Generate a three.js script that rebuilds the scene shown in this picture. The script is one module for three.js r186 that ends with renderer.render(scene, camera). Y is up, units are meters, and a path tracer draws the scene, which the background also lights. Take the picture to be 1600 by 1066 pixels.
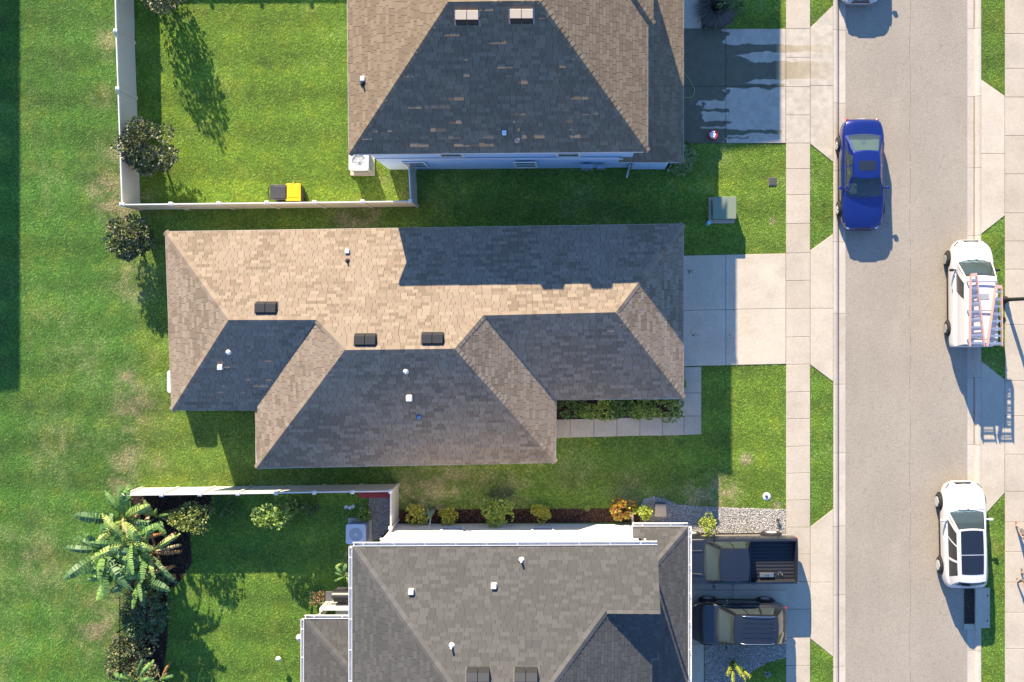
import * as THREE from 'three';
import { RoundedBoxGeometry } from 'three/addons/geometries/RoundedBoxGeometry.js';
import { MarchingCubes } from 'three/addons/objects/MarchingCubes.js';
import { mergeGeometries } from 'three/addons/utils/BufferGeometryUtils.js';

// ---------------------------------------------------------------- camera, sky, sun, exposure
// Drone straight above the lots. Plan units: 36 to the metre, (900, 500) is the point under the drone.
const S = 36, H = 44, NX = 900, NY = 500;
const scene = new THREE.Scene();
const camera = new THREE.PerspectiveCamera(2 * Math.atan(566 / (S * H)) * 180 / Math.PI, 1800 / 1132, 0.5, 2000);
camera.position.set(0, H, 0); camera.up.set(0, 0, -1); camera.lookAt(0, 0, 0);
camera.setViewOffset(1800, 1132, 0, 66, 1600, 1066);
const SUNX = 0.66, SUNZ = 2.1;                       // metres a shadow runs per metre of height
const sun = new THREE.DirectionalLight(new THREE.Color(1.0, 0.855, 0.635), 4.95);
sun.position.set(-SUNX * 60, 60, -SUNZ * 60); sun.castShadow = true;
sun.shadow.mapSize.set(4096, 4096); sun.shadow.radius = 1;
Object.assign(sun.shadow.camera, { left: -40, right: 40, top: 40, bottom: -40, near: 1, far: 260 });
scene.add(sun); scene.add(sun.target);
{
  const w = 256, h = 128, d = new Float32Array(w * h * 4);
  for (let j = 0; j < h; j++) for (let i = 0; i < w; i++) {
    const e = Math.max(0, Math.sin(((j + .5) / h - .5) * Math.PI)), k = Math.pow(1 - e, 3);
    const o = (j * w + i) * 4;
    d[o] = .066 + .15 * k; d[o + 1] = .158 + .16 * k; d[o + 2] = .385 + .12 * k; d[o + 3] = 1;
  }
  const t = new THREE.DataTexture(d, w, h, THREE.RGBAFormat, THREE.FloatType);
  t.mapping = THREE.EquirectangularReflectionMapping; t.magFilter = THREE.LinearFilter; t.needsUpdate = true;
  scene.background = t; scene.environment = t;
}
const renderer = new THREE.WebGLRenderer({ antialias: true });
renderer.toneMapping = THREE.LinearToneMapping; renderer.toneMappingExposure = 2.4;
renderer.shadowMap.enabled = true;

// ---------------------------------------------------------------- helpers
const V = (x, y, z) => new THREE.Vector3(x, y, z);
const W = (px, py, h = 0) => V((px - NX) / S * (1 - h / H), h, (py - NY) / S * (1 - h / H));   // survey point seen at (px, py), h metres up
function rng(seed) { let a = seed >>> 0; return () => { a = (a + 0x6D2B79F5) | 0; let t = Math.imul(a ^ (a >>> 15), 1 | a); t = (t + Math.imul(t ^ (t >>> 7), 61 | t)) ^ t; return ((t ^ (t >>> 14)) >>> 0) / 4294967296; }; }
const lerp = (a, b, t) => a + (b - a) * t, clamp = (x, a = 0, b = 1) => Math.min(b, Math.max(a, x));
const smooth = (a, b, x) => { const t = clamp((x - a) / (b - a)); return t * t * (3 - 2 * t); };
const hash = (x, y, s = 0) => { let h = Math.imul(x | 0, 374761393) ^ Math.imul(y | 0, 668265263) ^ Math.imul(s + 11, 2246822519); h = Math.imul(h ^ (h >>> 13), 1274126177); return ((h ^ (h >>> 16)) >>> 0) / 4294967296; };
function vnoise(x, y, s = 0, per = 0) {
  const xi = Math.floor(x), yi = Math.floor(y), fx = x - xi, fy = y - yi, u = fx * fx * (3 - 2 * fx), v = fy * fy * (3 - 2 * fy);
  const m = per ? (k) => ((k % per) + per) % per : (k) => k;
  return lerp(lerp(hash(m(xi), m(yi), s), hash(m(xi + 1), m(yi), s), u), lerp(hash(m(xi), m(yi + 1), s), hash(m(xi + 1), m(yi + 1), s), u), v);
}
function fbm(x, y, s = 0, oct = 4, per = 0) { let a = 0, w = .5, t = 0; for (let i = 0; i < oct; i++) { a += w * vnoise(x, y, s + i * 7, per); t += w; w *= .5; x *= 2; y *= 2; per *= 2; } return a / t; }
const used = {};
function numbered(n) { const k = used[n] = (used[n] ?? -1) + 1; return k ? `${n}_${String(k).padStart(3, '0')}` : n; }
function tag(o, label, category, group, kind) { o.userData.label = label; if (category) o.userData.category = category; if (group) o.userData.group = group; if (kind) o.userData.kind = kind; return o; }
function thing(name, label, category, group, kind) { const g = new THREE.Group(); g.name = numbered(name); scene.add(g); return tag(g, label, category, group, kind); }
function mesh(name, geo, mat, parent) { const m = new THREE.Mesh(geo, mat); m.name = parent ? name : numbered(name); (parent ?? scene).add(m); return m; }
const lin = (r, g, b) => new THREE.Color().setRGB(r, g, b);
function M(r, g, b, rough = .8, o = {}) { return new THREE.MeshStandardMaterial({ color: lin(r, g, b), roughness: rough, ...o }); }
function P(r, g, b, rough, o = {}) { return new THREE.MeshPhysicalMaterial({ color: lin(r, g, b), roughness: rough, ...o }); }

class GB {                                   // collects triangles with optional vertex colour; uv in metres
  constructor() { this.p = []; this.c = []; this.u = []; }
  tri(a, b, c, col) {
    this.p.push(a.x, a.y, a.z, b.x, b.y, b.z, c.x, c.y, c.z);
    const nx = (b.y - a.y) * (c.z - a.z) - (b.z - a.z) * (c.y - a.y), ny = (b.z - a.z) * (c.x - a.x) - (b.x - a.x) * (c.z - a.z), nz = (b.x - a.x) * (c.y - a.y) - (b.y - a.y) * (c.x - a.x);
    const ax = Math.abs(nx), ay = Math.abs(ny), az = Math.abs(nz);
    for (const q of [a, b, c]) ay >= ax && ay >= az ? this.u.push(q.x, q.z) : ax > az ? this.u.push(q.z, q.y) : this.u.push(q.x, q.y);
    if (col) for (let i = 0; i < 3; i++) this.c.push(col[0], col[1], col[2]);
    return this;
  }
  quad(a, b, c, d, col) { return this.tri(a, b, c, col).tri(a, c, d, col); }
  box(x0, y0, z0, x1, y1, z1, col) {
    const v = (i) => V(i & 1 ? x1 : x0, i & 2 ? y1 : y0, i & 4 ? z1 : z0);
    return this.quad(v(2), v(6), v(7), v(3), col).quad(v(0), v(1), v(5), v(4), col).quad(v(0), v(4), v(6), v(2), col).quad(v(1), v(3), v(7), v(5), col).quad(v(0), v(2), v(3), v(1), col).quad(v(4), v(5), v(7), v(6), col);
  }
  bar(a, b, w, h, col, up = V(0, 1, 0)) {      // rectangular bar from a to b
    const d = b.clone().sub(a).normalize(), s = new THREE.Vector3().crossVectors(d, up).normalize(), t = new THREE.Vector3().crossVectors(s, d);
    const q = (o, i, j) => o.clone().addScaledVector(s, i * w / 2).addScaledVector(t, j * h / 2);
    const A = [q(a, -1, -1), q(a, 1, -1), q(a, 1, 1), q(a, -1, 1)], B = [q(b, -1, -1), q(b, 1, -1), q(b, 1, 1), q(b, -1, 1)];
    for (let i = 0; i < 4; i++) this.quad(A[i], A[(i + 1) % 4], B[(i + 1) % 4], B[i], col);
    return this.quad(A[3], A[2], A[1], A[0], col).quad(B[0], B[1], B[2], B[3], col);
  }
  geo() {
    const g = new THREE.BufferGeometry();
    g.setAttribute('position', new THREE.Float32BufferAttribute(this.p, 3)); g.setAttribute('uv', new THREE.Float32BufferAttribute(this.u, 2));
    if (this.c.length) g.setAttribute('color', new THREE.Float32BufferAttribute(this.c, 3));
    g.computeVertexNormals(); return g;
  }
}
function area2(p) { let a = 0; for (let i = 0; i < p.length; i++) { const q = p[(i + 1) % p.length]; a += p[i][0] * q[1] - q[0] * p[i][1]; } return a / 2; }
function inset(poly, d) {                    // [x, z] polygon moved inwards by d
  const s = area2(poly) > 0 ? 1 : -1, n = poly.length;
  return poly.map((p, i) => {
    const a = poly[(i + n - 1) % n], b = poly[(i + 1) % n];
    let e1 = [p[0] - a[0], p[1] - a[1]], e2 = [b[0] - p[0], b[1] - p[1]]; const l1 = Math.hypot(...e1), l2 = Math.hypot(...e2);
    const n1 = [-e1[1] / l1 * s, e1[0] / l1 * s], n2 = [-e2[1] / l2 * s, e2[0] / l2 * s], k = 1 + n1[0] * n2[0] + n1[1] * n2[1];
    return [p[0] + d * (n1[0] + n2[0]) / Math.max(k, .3), p[1] + d * (n1[1] + n2[1]) / Math.max(k, .3)];
  });
}
const plan = (poly) => poly.map(([x, y]) => [(x - NX) / S, (y - NY) / S]);
function fillPoly(gb, poly, y, col) {
  const c = poly.map((p) => new THREE.Vector2(p[0], p[1]));
  for (const t of THREE.ShapeUtils.triangulateShape(c, [])) {
    const q = t.map((i) => V(poly[i][0], y, poly[i][1]));
    const up = (q[1].z - q[0].z) * (q[2].x - q[0].x) - (q[1].x - q[0].x) * (q[2].z - q[0].z) > 0;
    up ? gb.tri(q[0], q[1], q[2], col) : gb.tri(q[0], q[2], q[1], col);
  }
}
function prism(poly, y0, y1, ch = .008) {    // chamfered slab on a plan polygon (metres)
  const gb = new GB(), top = inset(poly, ch), n = poly.length, cw = area2(poly) > 0;
  fillPoly(gb, top, y1);
  for (let i = 0; i < n; i++) {
    const j = (i + 1) % n, a = poly[i], b = poly[j], c = top[i], d = top[j];
    const q = [V(a[0], y0, a[1]), V(b[0], y0, b[1]), V(b[0], y1 - ch, b[1]), V(a[0], y1 - ch, a[1])], r = [q[3], q[2], V(d[0], y1, d[1]), V(c[0], y1, c[1])];
    for (const f of [q, r]) cw ? gb.quad(f[3], f[2], f[1], f[0]) : gb.quad(f[0], f[1], f[2], f[3]);
  }
  return gb.geo();
}
function dataTex(w, h, fn, srgb = true) {
  const d = new Uint8Array(w * h * 4);
  for (let j = 0; j < h; j++) for (let i = 0; i < w; i++) { const c = fn(i / w, j / h, i, j), o = (j * w + i) * 4; for (let k = 0; k < 3; k++) d[o + k] = clamp(c[k]) * 255; d[o + 3] = 255; }
  const t = new THREE.DataTexture(d, w, h); t.magFilter = THREE.LinearFilter; t.minFilter = THREE.LinearMipmapLinearFilter; t.generateMipmaps = true;
  t.wrapS = t.wrapT = THREE.RepeatWrapping; if (srgb) t.colorSpace = THREE.SRGBColorSpace; t.needsUpdate = true; return t;
}
const grey = (v) => [v, v, v];
function tube(pts, r, seg = 24, rad = 8, closed = false) { return new THREE.TubeGeometry(new THREE.CatmullRomCurve3(pts, closed), seg, r, rad, closed); }
function rbox(w, h, d, r, x = 0, y = 0, z = 0) { const g = new RoundedBoxGeometry(w, h, d, 2, r); g.translate(x, y, z); return g; }
function cyl(r0, r1, h, x, y, z, seg = 20) { const g = new THREE.CylinderGeometry(r0, r1, h, seg); g.translate(x, y, z); return g; }
const merge = (a) => mergeGeometries(a.map((g) => { const q = g.index ? g.toNonIndexed() : g; for (const k of Object.keys(q.attributes)) if (!['position', 'normal', 'uv'].includes(k)) q.deleteAttribute(k); return q; }));

// ---------------------------------------------------------------- surface textures
const concTex = dataTex(1024, 1024, (u, v) => {
  const a = fbm(u * 6, v * 6, 3, 5, 6), b = fbm(u * 90, v * 90, 9, 2, 90), s = smooth(.60, .75, fbm(u * 12, v * 12, 31, 4, 12)), sp = hash(u * 1024, v * 1024, 5) > .993 ? .12 : 0;
  return [.90 + .12 * (a - .5) + .07 * (b - .5) - .018 * s - sp, .90 + .12 * (a - .5) + .07 * (b - .5) - .02 * s - sp, .895 + .12 * (a - .5) + .07 * (b - .5) - .03 * s - sp];
}); concTex.repeat.set(1 / 6.3, 1 / 6.3);
const concBump = dataTex(512, 512, (u, v) => grey(.5 + .5 * (fbm(u * 120, v * 120, 4, 2, 120) - .5)), false); concBump.repeat.set(1 / 2.1, 1 / 2.1);
const roadTex = dataTex(2048, 2048, (u, v, i, j) => {
  const a = fbm(u * 5, v * 5, 13, 5, 5), b = vnoise(u * 400, v * 400, 17, 400), h = hash(i >> 1, j >> 1, 23), st = fbm(u * 14, v * 3, 41, 4, 0);
  const stone = h > .90 ? .09 : h < .10 ? -.13 : 0, spot = smooth(.66, .80, fbm(u * 90, v * 90, 77, 3, 90)) * .04;
  const k = .83 + .07 * (a - .5) + .10 * (b - .5) + stone - spot + .05 * (st - .5); return [k + .012, k, k - .012];
}); roadTex.repeat.set(1 / 9.7, 1 / 9.7);
const roadBump = dataTex(1024, 1024, (u, v, i, j) => grey(.5 + .4 * (hash(i >> 1, j >> 1, 23) - .5) + .5 * (vnoise(u * 200, v * 200, 3, 200) - .5)), false); roadBump.repeat.set(1 / 4.9, 1 / 4.9);
const concrete = [[.69, .60, .475], [.67, .585, .465], [.71, .62, .495], [.65, .565, .445]].map((c) => M(...c, .88, { map: concTex, bumpMap: concBump, bumpScale: .004 }));
const walkConcrete = [[.62, .535, .425], [.65, .56, .445], [.60, .515, .40], [.635, .55, .44]].map((c) => M(...c, .9, { map: concTex, bumpMap: concBump, bumpScale: .004 }));
const jointDirt = M(.10, .085, .065, .95);

// ---------------------------------------------------------------- plan of surfaces (survey units) used to keep grass off hard ground
const hard = [];
const soft = (poly) => { hard.push(poly); return poly; };
function inPoly(poly, x, y) { let c = false; for (let i = 0, j = poly.length - 1; i < poly.length; j = i++) { const a = poly[i], b = poly[j]; if ((a[1] > y) !== (b[1] > y) && x < (b[0] - a[0]) * (y - a[1]) / (b[1] - a[1]) + a[0]) c = !c; } return c; }

// ---------------------------------------------------------------- ground, road, kerbs
const X = (px) => (px - NX) / S, Z = (py) => (py - NY) / S;
const DRY = [[168, 300, 34, .8], [182, 235, 26, .6], [195, 330, 30, .9], [205, 440, 36, .5], [212, 640, 44, .65], [195, 715, 30, .6], [160, 985, 45, .7], [170, 930, 30, .5], [185, 760, 25, .5], [660, 782, 48, 1.2], [545, 340, 26, .9], [575, 333, 20, .8], [720, 752, 40, .55], [790, 770, 40, .6], [900, 735, 30, .45], [985, 770, 30, .6], [1060, 775, 30, .5], [1130, 768, 26, .9], [1165, 718, 9, 1.6], [1095, 778, 22, .9], [250, 720, 16, .5], [200, 590, 18, .6], [170, 60, 24, .5], [160, 150, 22, .4], [95, 700, 50, .35], [60, 880, 60, .35], [120, 560, 50, .25], [1208, 345, 6, 1.4], [1212, 790, 8, .9], [930, 330, 40, .15], [640, 290, 24, .5], [600, 290, 18, .35], [236, 305, 12, .9], [230, 268, 9, 1]];
function lawn(px, py) {                      // colour of the turf at a plan point: kinds of grass, dry patches, mower lanes
  const n1 = fbm(px / 70, py / 70, 1, 4), n2 = fbm(px / 14, py / 14, 2, 3), n3 = fbm(px / 200 + 9, py / 46, 3, 3);
  let r = .15, g = .275, b = .028;
  if (px < 214) { r = .100; g = .258; b = .026; } else if (py < 322 && px < 655) { r = .165; g = .305; b = .020; } else if (px > 1266) { r = .15; g = .285; b = .026; } else if (px > 1060) { r = .17; g = .30; b = .024; } else if (py > 780 && px < 560) { r = .14; g = .285; b = .026; }
  let dry = smooth(.58, .82, n1 * .62 + n2 * .38) * .22;
  if (px < 214) dry += .08 * smooth(.5, .75, fbm(px / 30, py / 90, 8, 4));
  for (const [x, y, rad, k] of DRY) { const d2 = ((px - x) ** 2 + (py - y) ** 2) / (rad * rad); if (d2 < 4) dry += k * Math.exp(-d2 * 1.3) * (.35 + 1.1 * smooth(.32, .68, n2)); }
  dry = clamp(dry, 0, .95);
  r = lerp(r, .36, dry); g = lerp(g, .34, dry); b = lerp(b, .15, dry);
  const k = .84 + .34 * (n1 - .5) + .34 * (n2 - .5) + .24 * (n3 - .5) + .10 * Math.sin(py / 9.5 + 3 * n1);
  const yel = smooth(.52, .75, fbm(px / 22, py / 22, 6, 3)) * .045;
  return [(r + yel) * k, (g * .95 + yel * .6) * k, b * k];
}
{
  const gx0 = X(-420), gw = X(2020) - gx0, gz0 = Z(-420), gh = Z(1480) - gz0;
  const t = dataTex(1600, 1246, (u, v, i, j) => {
    const px = -420 + u * 2440, py = -420 + v * 1900, c = lawn(px, py), k = .50 + .4 * hash(i, j, 3);
    return c.map((q) => { q *= k; return q <= .0031308 ? q * 12.92 : 1.055 * Math.pow(q, 1 / 2.4) - .055; });
  });
  t.repeat.set(1 / gw, 1 / gh); t.offset.set(-gx0 / gw, -gz0 / gh);
  const prof = [[-500, 0], [X(1302), 0], [X(1302) + .02, -.30], [X(1533) - .02, -.30], [X(1533), 0], [500, 0]];
  const gb = new GB();
  for (let i = 0; i < prof.length - 1; i++) { const [x0, y0] = prof[i], [x1, y1] = prof[i + 1]; gb.quad(V(x0, y0, -500), V(x0, y0, 500), V(x1, y1, 500), V(x1, y1, -500)); }
  tag(mesh('ground', gb.geo(), M(1, 1, 1, .95, { map: t })), 'green turf ground under the whole neighbourhood', 'ground', null, 'structure');
}
const ROADY = -.09, Z0 = -60, Z1 = 60;
{
  const road = thing('road', 'pale grey asphalt street with parked cars', 'road', null, 'structure');
  const gb = new GB(); gb.quad(V(X(1321), ROADY, Z0), V(X(1321), ROADY, Z1), V(X(1513), ROADY + .004, Z1), V(X(1513), ROADY + .004, Z0));
  mesh('asphalt', gb.geo(), M(.52, .465, .385, .92, { map: roadTex, bumpMap: roadBump, bumpScale: .006 }), road);
  const R = rng(5), ck = new GB();
  for (let z = -18; z < 18; z += .3) { if (R() < .12) continue; const x = X(1423) + .02 * Math.sin(z * 1.7), w = .006 + .006 * R(); ck.quad(V(x - w, ROADY + .006, z), V(x - w + .01, ROADY + .006, z + .31), V(x + w + .01, ROADY + .006, z + .31), V(x + w, ROADY + .006, z)); }
  mesh('seam', ck.geo(), M(.20, .175, .15, .95), road);
}
function kerb(xs, mirror, label) {           // rolled kerb and gutter cast in lengths
  const k = thing('kerb', label, 'kerb', null, 'structure'), R = rng(mirror ? 8 : 9);
  const prof = [[0, -.12], [0, .026], [.05, .034], [.13, .028], [.20, -.005], [.245, -.082], [.285, -.092], [.33, -.088], [.555, -.084], [.56, -.2]];
  const cols = [null, 0, 0, 0, 1, 2, 1, 0, 0];
  const tones = [0, 1, 2].map((i) => M(...[[.64, .56, .47], [.68, .60, .51], [.61, .53, .44]][i], .9, { map: concTex, bumpMap: concBump, bumpScale: .004 })), dirt = M(.25, .19, .135, .98, { map: concTex });
  let z = -34; let n = 0;
  while (z < 34) {
    const l = 2.9 + .3 * R(), z1 = z + l - .012, gb = new GB(), gd = new GB();
    for (let i = 1; i < prof.length - 1; i++) {
      const [a, ya] = prof[i], [b, yb] = prof[i + 1], t = i === 5 ? gd : gb;
      const xa = mirror ? xs - a : xs + a, xb = mirror ? xs - b : xs + b;
      mirror ? t.quad(V(xb, yb, z), V(xb, yb, z1), V(xa, ya, z1), V(xa, ya, z)) : t.quad(V(xa, ya, z), V(xa, ya, z1), V(xb, yb, z1), V(xb, yb, z));
    }
    const sec = mesh('kerb_section', gb.geo(), tones[n++ % 3], k);
    if (!mirror || R() < .5) mesh('gutter_dirt', gd.geo(), dirt, sec); else mesh('gutter_flow_line', gd.geo(), tones[n % 3], sec);
    z += l;
  }
  const g2 = new GB(); g2.box(mirror ? xs - .55 : xs + .01, -.28, -34, mirror ? xs - .01 : xs + .55, -.13, 34); mesh('kerb_bedding', g2.geo(), jointDirt, k);
}
kerb(X(1302), false, 'concrete kerb and gutter along the left side of the street');
kerb(X(1533), true, 'concrete kerb and gutter along the right side of the street');

// concrete slabs
function slabs(group, polys, mats, seed, y1 = .03) {
  const R = rng(seed); const bed = new GB();
  for (const p of polys) { hard.push(p); const q = plan(p); fillPoly(bed, q, .008); mesh('slab', prism(inset(q, .008), .0, y1 + .003 * (R() - .5), .009), mats[Math.floor(R() * mats.length)], group); }
  mesh('joint_soil', bed.geo(), jointDirt, group);
}
const rect = (x0, y0, x1, y1) => [[x0, y0], [x1, y0], [x1, y1], [x0, y1]];
{
  const s = thing('sidewalk', 'narrow concrete sidewalk along the left side of the street', 'sidewalk', null, 'structure');
  const ys = [-220, -170, -120, -60, 0, 45, 90, 136, 180, 224, 264, 304, 349, 395, 438, 482, 526, 569, 612, 654, 697, 739, 781, 824, 866, 909, 952, 996, 1040, 1084, 1130, 1180, 1240]; const p = [];
  for (let i = 0; i < ys.length - 1; i++) p.push([[1228, ys[i] + (ys[i] > 300 && ys[i] < 800 ? 1 : 0)], [1266, ys[i]], [1266, ys[i + 1]], [1228, ys[i + 1] + (ys[i + 1] > 300 && ys[i + 1] < 800 ? 1 : 0)]]);
  slabs(s, p, walkConcrete, 21);
  const s2 = thing('sidewalk', 'concrete sidewalk along the right side of the street', 'sidewalk', null, 'structure'), q = [];
  const yr = [-200, -140, -80, -20, 53, 107, 152, 212, 272, 333, 377, 421, 507, 595, 650, 710, 768, 816, 862, 910, 957, 1014, 1070, 1130, 1200];
  for (let i = 0; i < yr.length - 1; i++) q.push(rect(1570, yr[i], 1640, yr[i + 1]));
  slabs(s2, q, walkConcrete, 22);
  const ap = [['concrete driveway apron meeting the street by the wet driveway', [[1266, 43], [1302, 8], [1302, 134], [1266, 134]], [[1266, 134], [1302, 134], [1302, 254], [1266, 225]]],
    ['concrete driveway apron of the middle house with the tan roof', [[1266, 391], [1302, 365], [1302, 482], [1266, 482]], [[1266, 482], [1302, 482], [1302, 597], [1266, 570]]],
    ['concrete driveway apron behind the black pickup truck', [[1266, 823], [1302, 795], [1302, 910], [1266, 910]], [[1266, 910], [1302, 910], [1302, 1027], [1266, 998]]],
    ['concrete apron across the street near the top right verge', [[1533, 124], [1570, 150], [1570, 240], [1533, 240]], [[1533, 240], [1570, 240], [1570, 337], [1533, 366]]],
    ['concrete apron across the street below the white van', [[1533, 564], [1570, 593], [1570, 680], [1533, 680]], [[1533, 680], [1570, 680], [1570, 770], [1533, 811]]]];
  ap.forEach(([l, ...ps], i) => { const g = thing('driveway_apron', l, 'driveway', null, 'structure'); slabs(g, ps, concrete, 30 + i); });
}
// driveways
{
  const d0 = [1040, 40, 270, 192];            // wash water on the upper driveway: wet, dark outlines run toward the street
  const wetAt = (px, py) => {
    const n = (s, f = 9) => (fbm(px / f, py / 6, s, 3) - .5);
    let w = 0; const y = py + 7 * n(50, 20) + 2 * n(51, 4);
    if (px < 1134 + 26 * n(52, 12)) { w = 1; if (px > 1096 + 30 * n(53, 7) && ((y > 158 && y < 169) || (y > 174 && y < 189) || (y > 197 && y < 201))) w = 0; }
    else if (px < 1300) {
      const f = smooth(1222, 1300, px);
      if (y > 70 && y < 88 - 6 * smooth(1140, 1180, px)) w = 1;
      if (y > 97 - 9 * (1 - smooth(1150, 1180, px)) && y < 124 + 8 * (1 - smooth(1155, 1185, px))) w = 1;
      if (y > 131 && y < 138 && px < 1225) w = 1;
      if (y > 203 && y < 207 + 4 * (1 - smooth(1134, 1220, px)) && px < 1222) w = 1;
      if (px < 1170 && y > 214 && y < 217) w = .6;
      if (px > 1215) w *= .45 * (1 - .75 * f);
    }
    return w;
  };
  const cells = new Map();
  const wt = (u, v) => wetAt(d0[0] + u * d0[2], d0[1] + v * d0[3]);
  const mk = (fn, srgb) => { const t = dataTex(1080, 768, fn, srgb); t.repeat.set(S / d0[2], S / d0[3]); t.offset.set(-X(d0[0]) * S / d0[2], -Z(d0[1]) * S / d0[3]); return t; };
  const wm = mk((u, v) => { const w = wt(u, v), a = fbm(u * 40, v * 28, 3, 4), k = .86 + .16 * (a - .5), px = d0[0] + u * d0[2], t = px > 1212 ? 1 : 0; return [k * (1 - w * (t ? .26 : .46)), k * (1 - w * (t ? .34 : .45)), k * (1 - w * (t ? .52 : .52))]; }, true);
  const wr = mk((u, v) => grey(.9 - .42 * wt(u, v)), false);
  const wet = M(.69, .61, .49, 1, { map: wm, roughnessMap: wr, bumpMap: concBump, bumpScale: .003 });
  const u = thing('driveway', 'wet concrete driveway streaked with wash water', 'driveway', null, 'structure');
  slabs(u, [rect(1036, 45, 1134, 135), rect(1134, 45, 1228, 135), rect(1036, 135, 1134, 224), rect(1134, 135, 1228, 224)], [wet], 41, .032);
  for (const o of scene.children.filter((c) => c.userData.label?.includes('by the wet driveway'))) for (const c of o.children) if (c.name === 'slab') c.material = wet;
  const sw = scene.children.find((c) => c.name === 'sidewalk'); for (const c of sw.children) if (c.name === 'slab') { c.geometry.computeBoundingBox(); const b = c.geometry.boundingBox; if (b.min.z > Z(44) && b.max.z < Z(225)) c.material = wet; }
  const pw = thing('entry_path', 'concrete entry path at the top beside the dark grass clump', 'path', null, 'structure');
  slabs(pw, [rect(1036, -10, 1096, 45), rect(1036, -70, 1096, -10)], concrete, 42);
  const m = thing('driveway', 'dry concrete driveway of the middle house half in shade', 'driveway', null, 'structure');
  slabs(m, [[[1036, 400], [1134, 398], [1134, 484], [1036, 486]], [[1134, 398], [1228, 396], [1228, 482], [1134, 484]], [[1036, 486], [1134, 484], [1134, 571], [1036, 573]], [[1134, 484], [1228, 482], [1228, 569], [1134, 571]]], concrete, 43, .032);
  const oil = new GB(), R = rng(77);
  for (let i = 0; i < 46; i++) { const c = i < 28 ? [1078, 424] : i < 40 ? [1085, 521] : [1140, 524], a = R() * 6.28, d = R() * R() * 11, x = X(c[0] + Math.cos(a) * d), z = Z(c[1] + Math.sin(a) * d * 1.1), r = .012 + .035 * R() * R(); for (let k = 0; k < 6; k++) { const t = k * 1.047, s = t + 1.047; oil.tri(V(x, .0385, z), V(x + r * Math.cos(s), .0385, z + r * .8 * Math.sin(s)), V(x + r * Math.cos(t), .0385, z + r * .8 * Math.sin(t))); } }
  mesh('oil_spots', oil.geo(), M(.035, .033, .03, .5), m);
  const w = thing('entry_path', 'concrete entry path bending round the shrub bed of the middle house', 'path', null, 'structure');
  slabs(w, [[[1060, 574], [1096, 573], [1096, 614], [1060, 614]], [[1060, 614], [1096, 614], [1096, 650], [1060, 650]], [[1069, 650], [1096, 650], [1096, 679], [1069, 680]], [[1035, 652], [1069, 651], [1069, 680], [1035, 681]], [[1000, 652], [1035, 652], [1035, 681], [1000, 681]], [[964, 653], [1000, 652], [1000, 681], [964, 682]], [[928, 654], [964, 653], [964, 682], [928, 683]], [[891, 655], [928, 654], [928, 683], [891, 684]], [[840, 656], [891, 655], [891, 684], [840, 685]]], [walkConcrete[0], walkConcrete[2], walkConcrete[3]], 44);
  const b = thing('driveway', 'concrete driveway under the black pickup and black SUV', 'driveway', null, 'structure');
  slabs(b, [rect(1036, 834, 1145, 922), rect(1145, 834, 1230, 922), rect(1036, 922, 1145, 1006), rect(1145, 922, 1230, 1006), rect(1036, 1006, 1100, 1090)], concrete, 45, .032);
}

// ---------------------------------------------------------------- roofs
function planeOf(pts) { const n = V(0, 0, 0), c = V(0, 0, 0); pts.forEach((p, i) => { const q = pts[(i + 1) % pts.length]; n.x += (p.y - q.y) * (p.z + q.z); n.y += (p.z - q.z) * (p.x + q.x); n.z += (p.x - q.x) * (p.y + q.y); c.add(p); }); n.normalize(); if (n.y < 0) n.negate(); c.divideScalar(pts.length); return { n, c }; }
function clipHalf(poly, f) { const o = []; for (let i = 0; i < poly.length; i++) { const a = poly[i], b = poly[(i + 1) % poly.length], fa = f(a), fb = f(b); if (fa >= 0) o.push(a); if ((fa >= 0) !== (fb >= 0)) { const t = fa / (fa - fb); o.push([a[0] + (b[0] - a[0]) * t, a[1] + (b[1] - a[1]) * t]); } } return o; }
const EX = .143, LENS = [.20, .25, .31, .38];
const wedgeGeo = {};
function wedge(len, t) {
  const k = `${len}|${t}`; if (wedgeGeo[k]) return wedgeGeo[k];
  const g = new GB(), a = V(0, t, 0), b = V(len, t, 0), c = V(len, .003, -EX), d = V(0, .003, -EX), dn = (v) => V(v.x, -.004, v.z);
  g.quad(a, b, c, d).quad(dn(a), dn(b), b, a).quad(dn(b), dn(c), c, b).quad(dn(d), dn(a), a, d);
  return wedgeGeo[k] = g.geo();
}
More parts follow.
